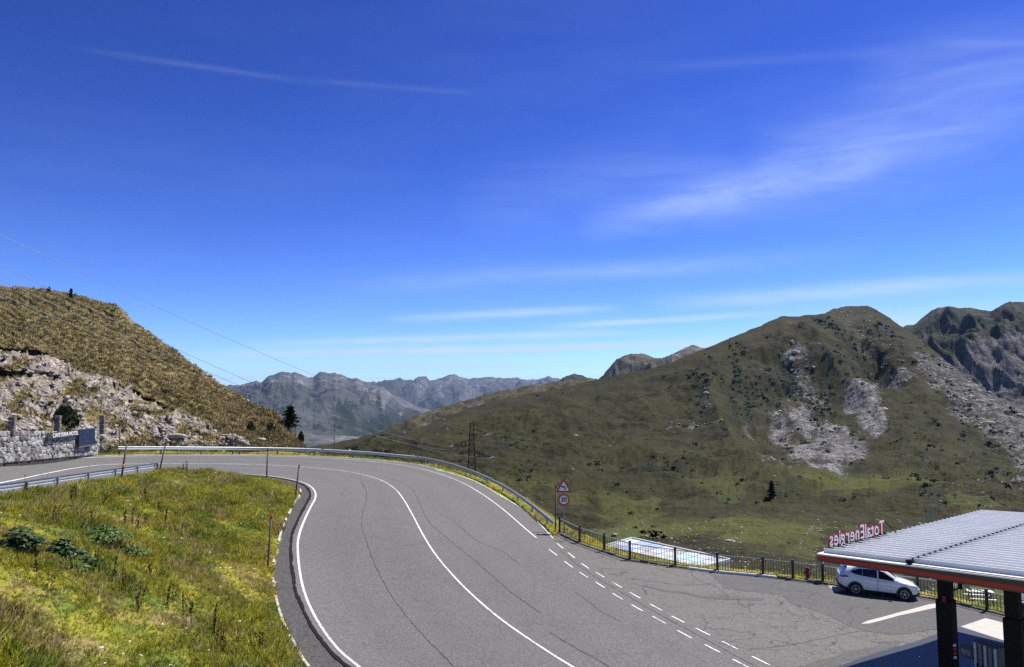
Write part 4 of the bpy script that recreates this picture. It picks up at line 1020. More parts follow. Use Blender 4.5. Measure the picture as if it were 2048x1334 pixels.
# ------------------------------------------------------------------ white car
CARW = Mat('white_car_paint', .22, .5); CARW.col(C(.74, .75, .77)); CARW.b.inputs['Coat Weight'].default_value = .6; CARW.b.inputs['Coat Roughness'].default_value = .06
GLASS = Mat('tinted_glass', .06, .6); GLASS.col(C(.010, .012, .015))
TYRE = simple('tyre_rubber', C(.018, .018, .018), .8, .2)
ALLOY = simple('alloy_rim', C(.42, .43, .45), .35, .5, .7, .1)
CLAD = simple('dark_cladding', C(.030, .030, .031), .6, .3)
LAMP_R = simple('red_lamp', C(.22, .006, .008), .15, .6, 0, .05)
LAMP_C = simple('clear_lamp', C(.55, .57, .60), .1, .7, .3, .1)
def build_car():
    root = empty('parked_car', (0, 0, 0)); tag(root, 'white SUV parked beside the railing behind the filling station canopy', 'car')
    xs = np.linspace(-2.2, 2.2, 61)
    def cv(tab):
        t = np.array(tab); y = np.interp(xs, t[:, 0], t[:, 1]); 
        for _ in range(2): y[1:-1] = .5 * y[1:-1] + .25 * (y[:-2] + y[2:])
        return y
    zb = cv([(-2.2,.52),(-2.05,.34),(-1.6,.26),(1.6,.24),(2.0,.28),(2.2,.42)])
    zbelt = cv([(-2.2,1.06),(-2.0,1.13),(-1.3,1.09),(0,1.02),(.9,.98),(1.5,.91),(2.0,.80),(2.2,.66)])
    wid = cv([(-2.2,.70),(-2.05,.83),(-1.7,.90),(-.8,.915),(.8,.915),(1.6,.89),(1.95,.80),(2.12,.66),(2.2,.50)])
    ztop = cv([(-2.2,1.08),(-2.08,1.22),(-1.86,1.50),(-1.6,1.59),(-1.0,1.655),(-.3,1.665),(.2,1.62),(.62,1.42),(1.02,1.12),(1.15,1.055),(1.6,.98),(2.0,.85),(2.2,.68)])
    wroof = cv([(-2.2,.60),(-2.0,.60),(-1.7,.60),(-1,.63),(0,.63),(.6,.66),(1.0,.74),(1.6,.70),(2.0,.60),(2.2,.38)])
    def sec(i):
        w, b, zl, zt, wr = wid[i], zb[i], zbelt[i], ztop[i], wroof[i]
        zl = min(zl, zt - .015)
        return [(0, b), (w * .86, b), (w * .97, b + .10), (w, b + (zl - b) * .45), (w * .985, b + (zl - b) * .80), (w * .94, zl), (wr + (w * .94 - wr) * .55, zl + (zt - zl) * .50), (wr + .015, zt - min(.06, (zt - zl) * .3)), (wr * .86, zt - min(.012, (zt - zl) * .1)), (0, zt + .012)]
    def loft(idx, k0, k1, off=0.0, sides=(1, -1)):
        V = []; Fs = []
        for s_ in sides:
            rows = []
            for i in idx:
                pts = sec(i)[k0:k1 + 1]; rows.append([(xs[i], s_ * (y + off * (1 if k1 < 9 else .3)), z + (off if k1 >= 8 else off * .4)) for y, z in pts])
            b = len(V); m = k1 - k0 + 1
            for r_ in rows: V += r_
            for i in range(len(idx) - 1):
                for j in range(m - 1):
                    f = (b + i * m + j, b + (i + 1) * m + j, b + (i + 1) * m + j + 1, b + i * m + j + 1)
                    Fs.append(f if s_ < 0 else f[::-1])
        return V, Fs
    mb = MB().add(*loft(range(61), 0, 9))
    for e, rev in ((0, 1), (60, 0)):
        r_ = [(xs[e], y, z) for y, z in sec(e)] + [(xs[e], -y, z) for y, z in sec(e)[-2:0:-1]]
        mb.add(r_, [tuple(range(len(r_)))])
    body = mb.build('body', CARW.m, root, True)
    # dark lower cladding
    V, Fs = loft(range(1, 60), 1, 2, .012); MB().add(V, Fs).build('sill_cladding', CLAD, root)
    def side_glass(name, pts, s_):           # polygon in (x, fraction between belt and shoulder)
        V = []
        for x, f in pts:
            i = np.interp(x, xs, np.arange(61)); a, t = int(i), i - int(i); a = min(a, 59)
            p = np.array(sec(a)) * (1 - t) + np.array(sec(a + 1)) * t
            q0, q1, q2 = p[5], p[6], p[7]
            q = q0 + (q1 - q0) * (f / .55) if f < .55 else q1 + (q2 - q1) * ((f - .55) / .45)
            V.append((x, s_ * (q[0] + .014), q[1] + .004))
        return MB().add(V, [tuple(range(len(V))) if s_ < 0 else tuple(reversed(range(len(V))))]).build(name, GLASS.m, root)
    for s_ in (-1, 1):
        side_glass('side_window', [(-1.62,.42),(-1.35,.22),(-.95,.12),(-.95,.86),(-1.15,.82),(-1.45,.64)], s_)
        side_glass('side_window', [(-.93,.12),(-.14,.10),(-.14,.90),(-.93,.86)], s_)
        side_glass('side_window', [(-.06,.10),(.86,.14),(.93,.30),(.60,.62),(.25,.84),(-.06,.90)], s_)
        for x, L_ in ((-.88, .20), (.06, .20)): MB().box((x, s_ * .925, .90), (L_, .04, .045)).build('door_handle', CARW.m, root, bevel=.01)
        MB().box((-.10, s_ * .906, .66), (.012, .03, .72)).build('door_seam', CLAD, root)
        mir = MB().box((.82, s_ * 1.0, 1.06), (.16, .20, .15)).build('mirror', CARW.m, root, bevel=.03)
        MB().box((.735, s_ * 1.0, 1.06), (.012, .16, .11)).build('mirror_glass', GLASS.m, mir)
        V = [(-2.14, s_ * .66, .98), (-2.05, s_ * .85, .96), (-1.72, s_ * .917, 1.0), (-1.70, s_ * .905, 1.06), (-2.02, s_ * .80, 1.10), (-2.15, s_ * .64, 1.06)]
        MB().prism(V, (-.03, s_ * .015, 0)).build('tail_lamp', LAMP_R, root)
        V = [(2.12, s_ * .42, .66), (2.02, s_ * .72, .70), (1.62, s_ * .90, .82), (1.68, s_ * .86, .88), (2.0, s_ * .68, .82), (2.13, s_ * .42, .74)]
        MB().prism(V, (.035, s_ * .03, .01)).build('headlight', LAMP_C, root)
        MB().bar((-1.5, s_ * .60, 1.66), (.1, s_ * .61, 1.71), .035, .03).build('roof_rail', ALLOY, root)
    i0 = int(np.searchsorted(xs, .30)); i1 = int(np.searchsorted(xs, .98))
    V, Fs = loft(range(i0, i1), 8, 9, .012); MB().add(V, Fs).build('windscreen', GLASS.m, root)
    i0 = int(np.searchsorted(xs, -2.09)); i1 = int(np.searchsorted(xs, -1.83))
    V, Fs = loft(range(i0, i1 + 1), 8, 9, .014); MB().add(V, Fs).build('rear_window', GLASS.m, root)
    MB().box((-1.86, 0, 1.60), (.26, 1.10, .035), mat=Matrix.Rotation(.12, 4, 'Y')).build('spoiler', CARW.m, root, bevel=.012)
    MB().box((-2.215, 0, .80), (.02, .52, .12)).build('number_plate', WHITE, root)
    MB().box((-2.16, 0, .45), (.16, 1.4, .20)).build('rear_bumper', CLAD, root, bevel=.04)
    MB().box((2.15, 0, .40), (.14, 1.1, .20)).build('front_bumper', CLAD, root, bevel=.04)
    MB().box((2.20, 0, .62), (.03, .62, .16)).build('grille', CLAD, root)
    MB().tube((-1.35, .0, 1.64), (-1.45, 0, 1.80), .012, .005, n=6).build('antenna', CLAD, root)
    rad = .345
    tm_ = None
    for x in (-1.32, 1.32):
        for s_ in (-1, 1):
            n = 28; arch = [(x + .425 * math.cos(a), s_ * .885, .36 + .425 * math.sin(a)) for a in np.linspace(-.3, math.pi + .3, n)]
            MB().prism(arch, (0, s_ * .042, 0)).build('wheel_arch', CLAD, root)
            w = MB().tube((x, s_ * .70, rad), (x, s_ * .935, rad), rad, n=28).build('wheel', TYRE, root)
            rim = MB().tube((x, s_ * .93, rad), (x, s_ * .945, rad), .235, n=24).build('rim', CLAD, w)
            sp = MB()
            for k in range(5):
                a = 2 * math.pi * k / 5 + .3
                sp.bar((x, s_ * .950, rad), (x + .225 * math.cos(a), s_ * .950, rad + .225 * math.sin(a)), .075, .02)
            for k in range(24):
                a, a2 = 2 * math.pi * k / 24, 2 * math.pi * (k + 1) / 24
                sp.bar((x + .228 * math.cos(a), s_ * .950, rad + .228 * math.sin(a)), (x + .228 * math.cos(a2), s_ * .950, rad + .228 * math.sin(a2)), .03, .02)
            sp.tube((x, s_ * .94, rad), (x, s_ * .968, rad), .055, n=12); sp.build('spokes', ALLOY, w)
    return root
car = build_car()
wr_, wf_ = hit(1716, 1192), hit(1803, 1199)
mid_ = (wr_ + wf_) / 2; hd = math.atan2(wf_[1] - wr_[1], wf_[0] - wr_[0])
hd = R(-17)
nrm_ = np.array([-math.sin(hd), math.cos(hd)])
car.location = (mid_[0] + nrm_[0] * .9, mid_[1] + nrm_[1] * .9, float(G(mid_[0] + nrm_[0] * .9, mid_[1] + nrm_[1] * .9)) + .01)
slope_x = float(G(mid_[0] + math.cos(hd), mid_[1] + math.sin(hd)) - G(mid_[0] - math.cos(hd), mid_[1] - math.sin(hd))) / 2
car.rotation_euler = (0, -math.atan(slope_x), hd)

# ------------------------------------------------------------------ filling station canopy
UA = np.array([.777, .632, 0]); UA /= np.linalg.norm(UA); VA = np.array([UA[1], -UA[0], 0])
A0 = at(1636, 1100, 30.05); A0[2] = 4.4
CL, CW_ = 17.3, 14.0; TILT = .040
def cz(v): return TILT * v
def cp(u, v, z=0.0): return A0 + UA * u + VA * v + np.array([0, 0, z + cz(v)])
canopy = empty('filling_station_canopy', cp(8, 7, -5.6)); tag(canopy, 'flat filling station canopy with ribbed metal roof and red edge stripe', 'canopy'); co = np.array(canopy.location)
ROOF = Mat('ribbed_roof_metal', .5, .4, .0); ROOF.pos(True); ROOF.col(ROOF.mix(ROOF.rng(ROOF.noise(1.2, 6, .7), .35, .7), C(.60, .62, .63), C(.70, .71, .71)))
FASCIA = simple('grey_fascia', C(.055, .056, .058), .5, .4, .2, .1)
SOFFIT = simple('dark_soffit', C(.07, .07, .072), .7, .3)
COLUMN = simple('charcoal_column', C(.010, .0105, .012), .75, .12, 0, .2, 2)
def roof_sheet(v0, v1, z0):
    prof = []; pitch = .50; u = .02
    while u < CL - .02:
        for du, z in ((0, 0), (.31, 0), (.312, .17), (.36, .17), (.42, 0)):
            if u + du < CL - .01: prof.append((u + du, z))
        u += pitch
    V = []
    for v in (v0, v1):
        for u, z in prof: V.append(cp(u, v, z + z0) - co)
    n = len(prof)
    return MB().add(V, [(j, j + 1, n + j + 1, n + j) for j in range(n - 1)]).build('roof_sheet', ROOF.m, canopy)
V_S = 3.36
roof_sheet(.06, V_S, .03); roof_sheet(V_S + .12, CW_ - .06, .06)
b = MB()                                   # dark toothed gap between the two sheets
b.bar(cp(.05, V_S + .06, .10) - co, cp(CL - .05, V_S + .06, .10) - co, .16, .10)
for k in range(int(CL / .50)):
    b.bar(cp(.13 + k * .50, V_S - .04, .15) - co, cp(.13 + k * .50, V_S + .18, .16) - co, .15, .07)
b.build('ridge_flashing', COLUMN, canopy)
def fz(u, v, z): return A0 + UA * u + VA * v + np.array([0, 0, z + .016 * v]) - co   # the fascia runs flatter than the roof
b = MB(); c4 = [(0, 0), (CL, 0), (CL, CW_), (0, CW_)]
lo_ = [fz(u, v, -.245) for u, v in c4]; hi_ = [cp(u, v, -.02) - co for u, v in c4]
b.add(lo_ + hi_, [(3, 2, 1, 0), (4, 5, 6, 7), (0, 1, 5, 4), (1, 2, 6, 5), (2, 3, 7, 6), (3, 0, 4, 7)]); b.build('deck', SOFFIT, canopy)
def band(name, z0, z1, out, m, roof_top=False):
    for (ua, va, ub, vb) in ((0, 0, CL, 0), (0, 0, 0, CW_), (CL, 0, CL, CW_), (0, CW_, CL, CW_)):
        nn = VA * (-1 if va == vb == 0 else 1) if va == vb else UA * (-1 if ua == 0 else 1)
        p0, q0 = fz(ua, va, z0), fz(ub, vb, z0)
        p1, q1 = (cp(ua, va, z1) - co, cp(ub, vb, z1) - co) if roof_top else (fz(ua, va, z1), fz(ub, vb, z1))
        i_, o_ = nn * .004, nn * out
        MB().add([p0 + i_, q0 + i_, q0 + o_, p0 + o_, p1 + i_, q1 + i_, q1 + o_, p1 + o_], [(0, 3, 2, 1), (4, 5, 6, 7), (0, 1, 5, 4), (1, 2, 6, 5), (2, 3, 7, 6), (3, 0, 4, 7)]).build(name, m, canopy)
band('lower_band', -.25, -.192, .02, SOFFIT)
band('red_stripe', -.19, -.042, .03, RED)
band('gutter_band', -.04, -.022, .022, FASCIA, True)
for (ua, va, ub, vb) in ((0, 0, CL, 0), (0, 0, 0, CW_), (CL, 0, CL, CW_), (0, CW_, CL, CW_)):
    MB().bar(cp(ua, va, .008) - co, cp(ub, vb, .006) - co, .10, .05).build('roof_trim', WHITE, canopy)
def canopy_column(px, py, below):
    Yc = F * below / (py - 800); x = float(at(px, py, Yc)[0])
    gz = float(G(x, Yc)); top = A0[2] - .15
    rz = math.atan2(UA[1], UA[0]); c0 = np.array([x, Yc, gz]) - co
    col_ = MB().box(c0 + [0, 0, (top - gz) / 2], (.36, .42, top - gz + .1), rz).build('column', COLUMN, canopy, bevel=.02)
    MB().box(c0 + [0, 0, 1.9], (.50, .52, 3.9), rz).build('column_casing', COLUMN, col_, bevel=.02)
    return c0, col_, gz
c1, col1, gz1 = canopy_column(1889, 1155, 6.62)
c2, col2, gz2 = canopy_column(2024, 1176, 6.42)
MB().box(c1 + np.array([-.19, -.24, 3.92]), (.10, .10, .20), .68).build('red_box', HYDRED, canopy)
b = MB(); b.tube(c1 + [.25, .05, 4.15], c1 + [.62, .12, 4.2], .03, n=6); b.box(c1 + [.62, .12, 4.42], (.10, .10, .5)); b.build('bracket', COLUMN, canopy)
fl = MB(); fl.prism([c1 + [.66, .1, 4.60], c1 + [.70, .1, 4.30], c1 + [1.02, .14, 4.10], c1 + [1.04, .14, 4.16]], (.05, .22, 0)); fl.build('floodlight', STEEL_POST, canopy)
STICK = simple('red_sticker', C(.38, .03, .03), .4, .4); STICKW = simple('pale_sticker', C(.6, .6, .6), .4, .4)
for k in range(4):
    MB().box(c1 + UA * .0 + VA * 0 + np.array([.02, -.375, 2.35 - k * .14]), (.10, .012, .09), 0).build('sticker', STICK if k in (1, 2) else STICKW, canopy)

# letters on the roof edge, facing the valley: read from behind here
roof_sign = empty('roof_lettering', cp(3.5, .18, .1)); tag(roof_sign, 'red rimmed white letters standing on the canopy roof, seen from behind', 'sign'); ro = np.array(roof_sign.location)
LET = 'TotalEnergies'
s0, s1 = .55, 5.35
rzl = math.atan2(-UA[1], -UA[0])
cu = bpy.data.curves.new('text', 'FONT'); cu.body = LET; cu.size = 1.0
adv = []
for k in range(1, len(LET) + 1):
    t_ = bpy.data.curves.new('text', 'FONT'); t_.body = LET[:k]; o_ = bpy.data.objects.new('text', t_); COL.objects.link(o_); bpy.context.view_layer.update()
    adv.append(o_.dimensions.x); bpy.data.objects.remove(o_)
tot = adv[-1]; wsc = (s1 - s0) / tot
cap = .80
for k, ch in enumerate(LET):
    me_ = text_mesh(ch, cap, .035, RED, 1.0, bold=.010)
    me_.materials.append(WHITE)
    xs_ = [v.co.x for v in me_.vertices]; w_ = max(xs_) - min(xs_)
    cx_ = ((adv[k - 1] if k else 0) + adv[k]) / 2 * wsc
    sx = min(1.0, .92 * (adv[k] - (adv[k - 1] if k else 0)) * wsc / max(w_, .01)); mn = (max(xs_) + min(xs_)) / 2
    for v in me_.vertices: v.co.x = (v.co.x - mn) * sx
    me_.update()
    for p in me_.polygons:
        if p.normal.z < -.5: p.material_index = 1
    ys_ = [v.co.y for v in me_.vertices]
    pos_ = cp(s1 - cx_, .16, .50) - ro
    mobj('letter', me_, roof_sign, pos_, (math.pi / 2, 0, rzl))
MB().bar(cp(s0 - .1, .16, .12) - ro, cp(s1 + .1, .16, .12) - ro, .05, .05).build('mounting_rail', COLUMN, roof_sign)
b = MB()
for k in range(14):
    u = s0 + (s1 - s0) * k / 13; b.bar(cp(u, .16, .05) - ro, cp(u, .16, .30) - ro, .04, .04); b.bar(cp(u, .16, .25) - ro, cp(u + .05, .55, .05) - ro, .03, .03)
b.build('brackets', COLUMN, roof_sign)
MB().bar(cp(s1 + .12, .16, .75) - ro, cp(s1 + .75, .5, .04) - ro, .03, .03).build('stay', COLUMN, roof_sign)

# fuel dispenser, island and bits under the canopy
q = at(1986, 1400, 28.2); q[2] = float(G(q[0], q[1]))
fd = empty('fuel_dispenser', q, math.atan2(UA[1], UA[0]) - math.pi / 2 - .35); tag(fd, 'fuel dispenser with white nozzle bays in the shade under the canopy', 'fuel dispenser')
hz_ = at(1986, 1287, q[1])[2] - q[2]
GREYP = simple('grey_panel', C(.30, .31, .32), .5, .4); MIDGREY = simple('slate_panel', C(.10, .11, .12), .5, .4)
MB().box((0, 0, hz_ / 2), (.98, .50, hz_)).build('cabinet', MIDGREY, fd, bevel=.02)
for k in range(5): MB().box((-.40 + k * .2, -.262, hz_ - .70), (.095, .03, 1.30)).build('nozzle_bay', WHITE if k % 2 == 0 else GREYP, fd)
for k in range(4): MB().tube((-.30 + k * .2, -.275, hz_ - 1.0), (-.30 + k * .2, -.33, hz_ - .78), .03, n=8).build('nozzle', BLACK, fd)
MB().box((-.78, -.05, hz_ - .52), (.56, .42, .42)).build('display_box', MIDGREY, fd, bevel=.02)
MB().box((-.78, -.27, hz_ - .52), (.40, .02, .20)).build('display', GREYP, fd)
isl_ = empty('pump_island', q); tag(isl_, 'raised concrete island under the fuel dispenser', 'pump island')
MB().box((.2, -.2, .07), (1.6, 4.2, .16), math.atan2(UA[1], UA[0]) - math.pi / 2).build('concrete_base', CONCRETE, isl_, bevel=.03)
# dark bin and tilted panel at the right edge
q = hit(2052, 1246)
bn = empty('litter_bin', q); tag(bn, 'dark green bin by the railing at the right edge', 'bin')
BINM = simple('bin_plastic', C(.016, .030, .028), .5, .4)
MB().tube((0, 0, 0), (0, 0, .95), .26, .31, n=16).build('body', BINM, bn, True); MB().tube((0, 0, .95), (0, 0, 1.08), .33, .20, n=16).build('lid', BLACK, bn, True)
q = at(2046, 1196, 41.5); gz_ = platform_z(np.array([q[0]]), np.array([q[1]]))[0][0]
ib = empty('information_panel', (q[0], q[1], gz_)); tag(ib, 'tilted blue grey panel in a white frame beyond the railing at the right edge', 'panel')
hh = q[2] - gz_
MB().tube((0, .2, -.1), (0, .2, hh), .05, n=8).build('post', STEEL_POST, ib)
fr = MB().box((0, 0, hh + .15), (1.0, .05, .85), mat=Matrix.Rotation(-.85, 4, 'X')).build('frame', WHITE, ib)
MB().box((0, -.026, hh + .18), (.82, .03, .68), mat=Matrix.Rotation(-.85, 4, 'X')).build('face', simple('blue_grey_face', C(.14, .19, .25), .3, .5), fr)

def mid_point(px, py):                     # point of the valley slope on a line of sight
    d2 = ((MPX - px) ** 2 + (MPY - py) ** 2); i = np.unravel_index(np.argmin(d2), d2.shape); return MV[i].copy()
_d = MV[..., 1] * cp_ + (MV[..., 2] - H) * sp_; _u = -MV[..., 1] * sp_ + (MV[..., 2] - H) * cp_
MPX = 1024 + F * MV[..., 0] / _d; MPY = 667 - F * _u / _d
# picnic table beyond the railing, seen through its bars
q = mid_point(1962, 1205)
pt = empty('picnic_table', q, -.25); tag(pt, 'pale picnic table on the grass beyond the railing', 'table'); sc_ = 1.25
for k in range(5): MB().box((0, -.32 + k * .16, .75 * sc_), (1.9, .145, .045)).build('top_board', WHITE, pt)
for s_ in (-1, 1):
    MB().box((0, s_ * .72, .46), (1.9, .26, .045)).build('bench_board', WHITE, pt)
    fr = MB(); fr.bar((s_ * .7, -.75, 0), (s_ * .7, -.15, .9), .08); fr.bar((s_ * .7, .75, 0), (s_ * .7, .15, .9), .08); fr.bar((s_ * .7, -.8, .42), (s_ * .7, .8, .42), .08); fr.build('trestle', WOOD_POLE, pt)

# ------------------------------------------------------------------ low building with a painted flat roof below the railing
ZR = -2.6
def on_plane(px, py, z): d = ray(px, py); t = (z - H) / d[2]; return np.array([d[0] * t, d[1] * t, z])
RC = [on_plane(1208, 1094, ZR), on_plane(1264, 1078, ZR), on_plane(1460, 1121, ZR), on_plane(1402, 1137, ZR)]
shed = empty('flat_roofed_building', (RC[0] + RC[2]) / 2 - [0, 0, 4]); tag(shed, 'low white building with blue and turquoise painted flat roof behind the railing', 'building'); so = np.array(shed.location)
ROOFW = simple('white_roof_membrane', C(.50, .53, .56), .6, .3, 0, .1, 1.5); WALLG = simple('rendered_wall', C(.42, .47, .52), .8, .2, 0, .15, 1)
MB().prism([p - so - [0, 0, 5] for p in RC], (0, 0, 4.96)).build('wall', WALLG, shed)
def rq(u, v): return RC[0] * (1 - u) * (1 - v) + RC[1] * (1 - u) * v + RC[2] * u * v + RC[3] * u * (1 - v)
def roof_panel(name, u0, u1, v0, v1, m, z=.0, th=.05):
    MB().prism([rq(*c) - so + [0, 0, z] for c in ((u0, v0), (u1, v0), (u1, v1), (u0, v1))], (0, 0, th)).build(name, m, shed)
BLUE = simple('blue_roof_paint', C(.30, .40, .66), .6, .3, 0, .2, 2); CYAN = simple('turquoise_roof_paint', C(.40, .62, .66), .6, .3, 0, .2, 2); GREYR = simple('grey_roof_paint', C(.36, .37, .40), .6, .3, 0, .2, 2); REDR = simple('faded_red_paint', C(.50, .38, .36), .6, .3)
nu, nv = 8, 3
lay = {(0,2):ROOFW,(0,1):ROOFW,(0,0):GREYR,(1,2):BLUE,(1,1):ROOFW,(1,0):BLUE,(2,2):BLUE,(2,1):GREYR,(3,0):REDR,(4,2):REDR,(5,1):CYAN,(6,1):CYAN,(5,2):ROOFW,(7,2):GREYR}
for i in range(nu):
    for j in range(nv):
        roof_panel('roof_panel', i / nu + .004, (i + 1) / nu - .004, j / nv + .012, (j + 1) / nv - .012, lay.get((i, j), ROOFW), .0)
for a, c in ((0, 1), (1, 2), (2, 3), (3, 0)):
    MB().bar(RC[a] - so + [0, 0, .06], RC[c] - so + [0, 0, .06], .18, .22).build('parapet', ROOFW, shed)
# grey boulder on the slope left of that roof
def boulder(px, py, r, label, seed, squash=(1.2, .9, .8), m=None, pt_=None):
    q = mid_point(px, py) if pt_ is None else pt_; V, Fs = rock_shape(seed, 2); me_ = np_mesh('boulder', V * np.array(squash) * r, Fs, m or GREY_ROCK, False, {'tint': np.full(len(V), .6)})
    o = mobj('boulder', me_, None, q + np.array([0, 0, r * .25])); tag(o, label, 'boulder', 'single boulders')
boulder(1229, 1071, .55, 'pale grey boulder just beyond the railing left of the painted roof', 31, m=PALE_ROCK)
boulder(1549, 953, .7, 'white boulder above the lone conifer on the valley slope', 33, (1.8, .8, .5), PALE_ROCK)
def hill_point(px, py):
    d2 = ((HPX - px) ** 2 + (HPY - py) ** 2); i = np.unravel_index(np.argmin(d2), d2.shape); return HV[i].copy()
_d = HV[..., 1] * cp_ + (HV[..., 2] - H) * sp_; _u = -HV[..., 1] * sp_ + (HV[..., 2] - H) * cp_
HPX = 1024 + F * HV[..., 0] / _d; HPY = 667 - F * _u / _d
boulder(347, 874, .85, 'pale flat boulder at the foot of the hillside behind the guardrail', 35, (1.7, .9, .55), PALE_ROCK, hill_point(347, 876))
boulder(521, 880, .6, 'small white boulder low on the right end of the hillside', 36, (1.5, .9, .6), PALE_ROCK, hill_point(521, 881))

# ------------------------------------------------------------------ stone wall with signs, left
W0, W1 = hit(-150, 940), hit(196, 909.5)
wd = W1 - W0; WL = np.linalg.norm(wd[:2]); wu = wd / np.linalg.norm(wd[:2]); wn = np.array([wu[1], -wu[0], 0]); wn = wn if wn[0] > 0 else -wn
wall = empty('stone_wall', W0); tag(wall, 'rough stone retaining wall at the left roadside below the hillside', 'wall')
MORTAR = rock_mat('wall_mortar', C(.03, .028, .025), C(.07, .065, .06), True)
WH = 2.05
ang_w = math.atan2(wu[1], wu[0])
b = MB(); p0 = np.zeros(3); b.prism([p0 - [0, 0, .4], wd - [0, 0, .4], wd + [0, 0, WH - .02], p0 + [0, 0, WH - .02]], -wn * 1.2); b.build('wall_core', MORTAR, wall)
WSTONE = Mat('wall_stone', .9, .15); _oi = WSTONE.N('ShaderNodeObjectInfo').outputs['Random']; WSTONE.pos(True)
WSTONE.col(WSTONE.mix(WSTONE.rng(WSTONE.noise(3, 5, .7), .35, .65), WSTONE.mix(_oi, C(.10, .094, .085), C(.33, .315, .29)), WSTONE.mix(_oi, C(.19, .17, .135), C(.44, .43, .41))))
WSTONE.bump(WSTONE.noise(5, 5, .7), .7, .08)
def clip_poly(P, a, n):                    # keep the side where (p - a).n <= 0
    out = []
    for i in range(len(P)):
        p, q = P[i], P[(i + 1) % len(P)]; dp, dq = (p - a) @ n, (q - a) @ n
        if dp <= 0: out.append(p)
        if (dp < 0) != (dq < 0) and abs(dp - dq) > 1e-9: out.append(p + (q - p) * dp / (dp - dq))
    return out
wr = np.random.default_rng(77); seeds = []
z = .0
while z < WH:
    hrow = wr.uniform(.24, .40); s_ = wr.uniform(-.3, .1)
    while s_ < WL + .2:
        w_ = wr.uniform(.34, .95); seeds.append((s_ + w_ / 2, z + hrow / 2 + wr.normal(0, .07))); s_ += w_
    z += hrow
seeds = np.array(seeds)[:297] if len(seeds) > 297 else np.array(seeds)
for i, c in enumerate(seeds):
    P = [np.array(p) for p in ((max(0, c[0] - .8), max(0, c[1] - .5)), (min(WL, c[0] + .8), max(0, c[1] - .5)), (min(WL, c[0] + .8), min(WH, c[1] + .5)), (max(0, c[0] - .8), min(WH, c[1] + .5)))]
    for j in np.argsort(((seeds - c) ** 2 * np.array([1, 2.2])).sum(1))[1:16]:
        dv = (seeds[j] - c) * np.array([1, 2.2]); P = clip_poly(P, (c + seeds[j]) / 2, dv)
        if len(P) < 3: break
    if len(P) < 3: continue
    P = np.array(P); ctr = P.mean(0); n = len(P)
    def ringp(f, dep, jit): return [wu * (ctr[0] + (p[0] - ctr[0]) * f + wr.normal(0, jit)) + np.array([0, 0, ctr[1] + (p[1] - ctr[1]) * f + wr.normal(0, jit)]) + wn * (dep + wr.normal(0, jit * .8)) for p in P]
    bulge = wr.uniform(.05, .16)
    V = ringp(.97, -.06, 0) + ringp(.93, bulge * .55, .012) + ringp(.60, bulge, .022)
    Fs = [(a_ * n + k, a_ * n + (k + 1) % n, (a_ + 1) * n + (k + 1) % n, (a_ + 1) * n + k) for a_ in range(2) for k in range(n)]
    o3 = wu * ctr[0] + np.array([0, 0, ctr[1]])
    for tri_ in range(1, n - 1): Fs.append((2 * n, 2 * n + tri_, 2 * n + tri_ + 1))
    MB().add([v - o3 for v in V], Fs).build('stone', WSTONE.m, wall, loc=o3)
def wall_pt(px, py, off=0.0):                       # point of the wall face plane on a line of sight
    d = ray(px, py); n = wn; t = ((W0 + wn * off - np.array([0, 0, H])) @ n) / (d @ n); return np.array([0, 0, H]) + d * t
NAVY = simple('navy_board', C(.010, .022, .060), .35, .5, 0, .15, 1.5)
DKBOARD = simple('dark_board', C(.05, .04, .035), .6, .3)
def wall_board(name, x0, y0, x1, y1, off, th, m, parent_loc):
    a, c, d, e = [wall_pt(xx, yy, off + th) - wn * (off + th) for xx, yy in ((x0, y1), (x1, y1), (x1, y0), (x0, y0))]
    a[2] = c[2] = (a[2] + c[2]) / 2; d[2] = e[2] = (d[2] + e[2]) / 2
    return MB().prism([p + wn * off - parent_loc for p in (a, c, d, e)], wn * th), (a + c + d + e) / 4, np.linalg.norm(c - a), d[2] - c[2]
loc_ = wall_pt(130, 868)
cs = empty('cafeteria_sign', loc_ + wn * .3); tag(cs, 'long dark board with white cafeteria lettering on the stone wall', 'sign'); cl_ = np.array(cs.location)
bb, cc, ww, hh2 = wall_board('board', 96, 862.5, 157.5, 874.5, .30, .05, DKBOARD, cl_); bb.build('board', DKBOARD, cs)
tmm = text_mesh('CAFETERIA·HOTEL', 1.0, .012, WHITE, bold=.015); xs_ = [v.co.x for v in tmm.vertices]; ys_ = [v.co.y for v in tmm.vertices]
cx_ = wall_pt(132, 868.2, .375) - wn * .375; tw = np.linalg.norm((wall_pt(156.5, 868) - wall_pt(107, 868))[:2]); th_ = hh2 * .66
for v in tmm.vertices: v.co.x = (v.co.x - (max(xs_) + min(xs_)) / 2) * tw / (max(xs_) - min(xs_)); v.co.y = (v.co.y - (max(ys_) + min(ys_)) / 2) * th_ / (max(ys_) - min(ys_))
mobj('lettering', tmm, cs, cx_ + wn * .375 - cl_, (math.pi / 2, 0, ang_w))
loc_ = wall_pt(174, 876)
ns = empty('navy_signboard', loc_ + wn * .32); tag(ns, 'square navy blue board with faint markings at the right end of the wall', 'sign'); nl_ = np.array(ns.location)
bb, cc, ww, hh2 = wall_board('board', 158.5, 858, 190, 893.5, .32, .06, NAVY, nl_); bb.build('board', NAVY, ns)
MARK = simple('faint_mark', C(.10, .14, .22), .5, .4)
for mx_, my_ in ((176, 863.5), (171, 874), (172.5, 881.5)):
    p = wall_pt(mx_, my_, .385) - nl_; MB().box(p, (.22, .012, .05), ang_w).build('mark', MARK, ns)
b2, _, _, _ = wall_board('ledge', 158.5, 890.5, 190, 893, .385, .03, MIDGREY, nl_); b2.build('ledge', MIDGREY, ns)
PILLAR = rock_mat('pillar_stone', C(.12, .105, .09), C(.24, .22, .19), True)
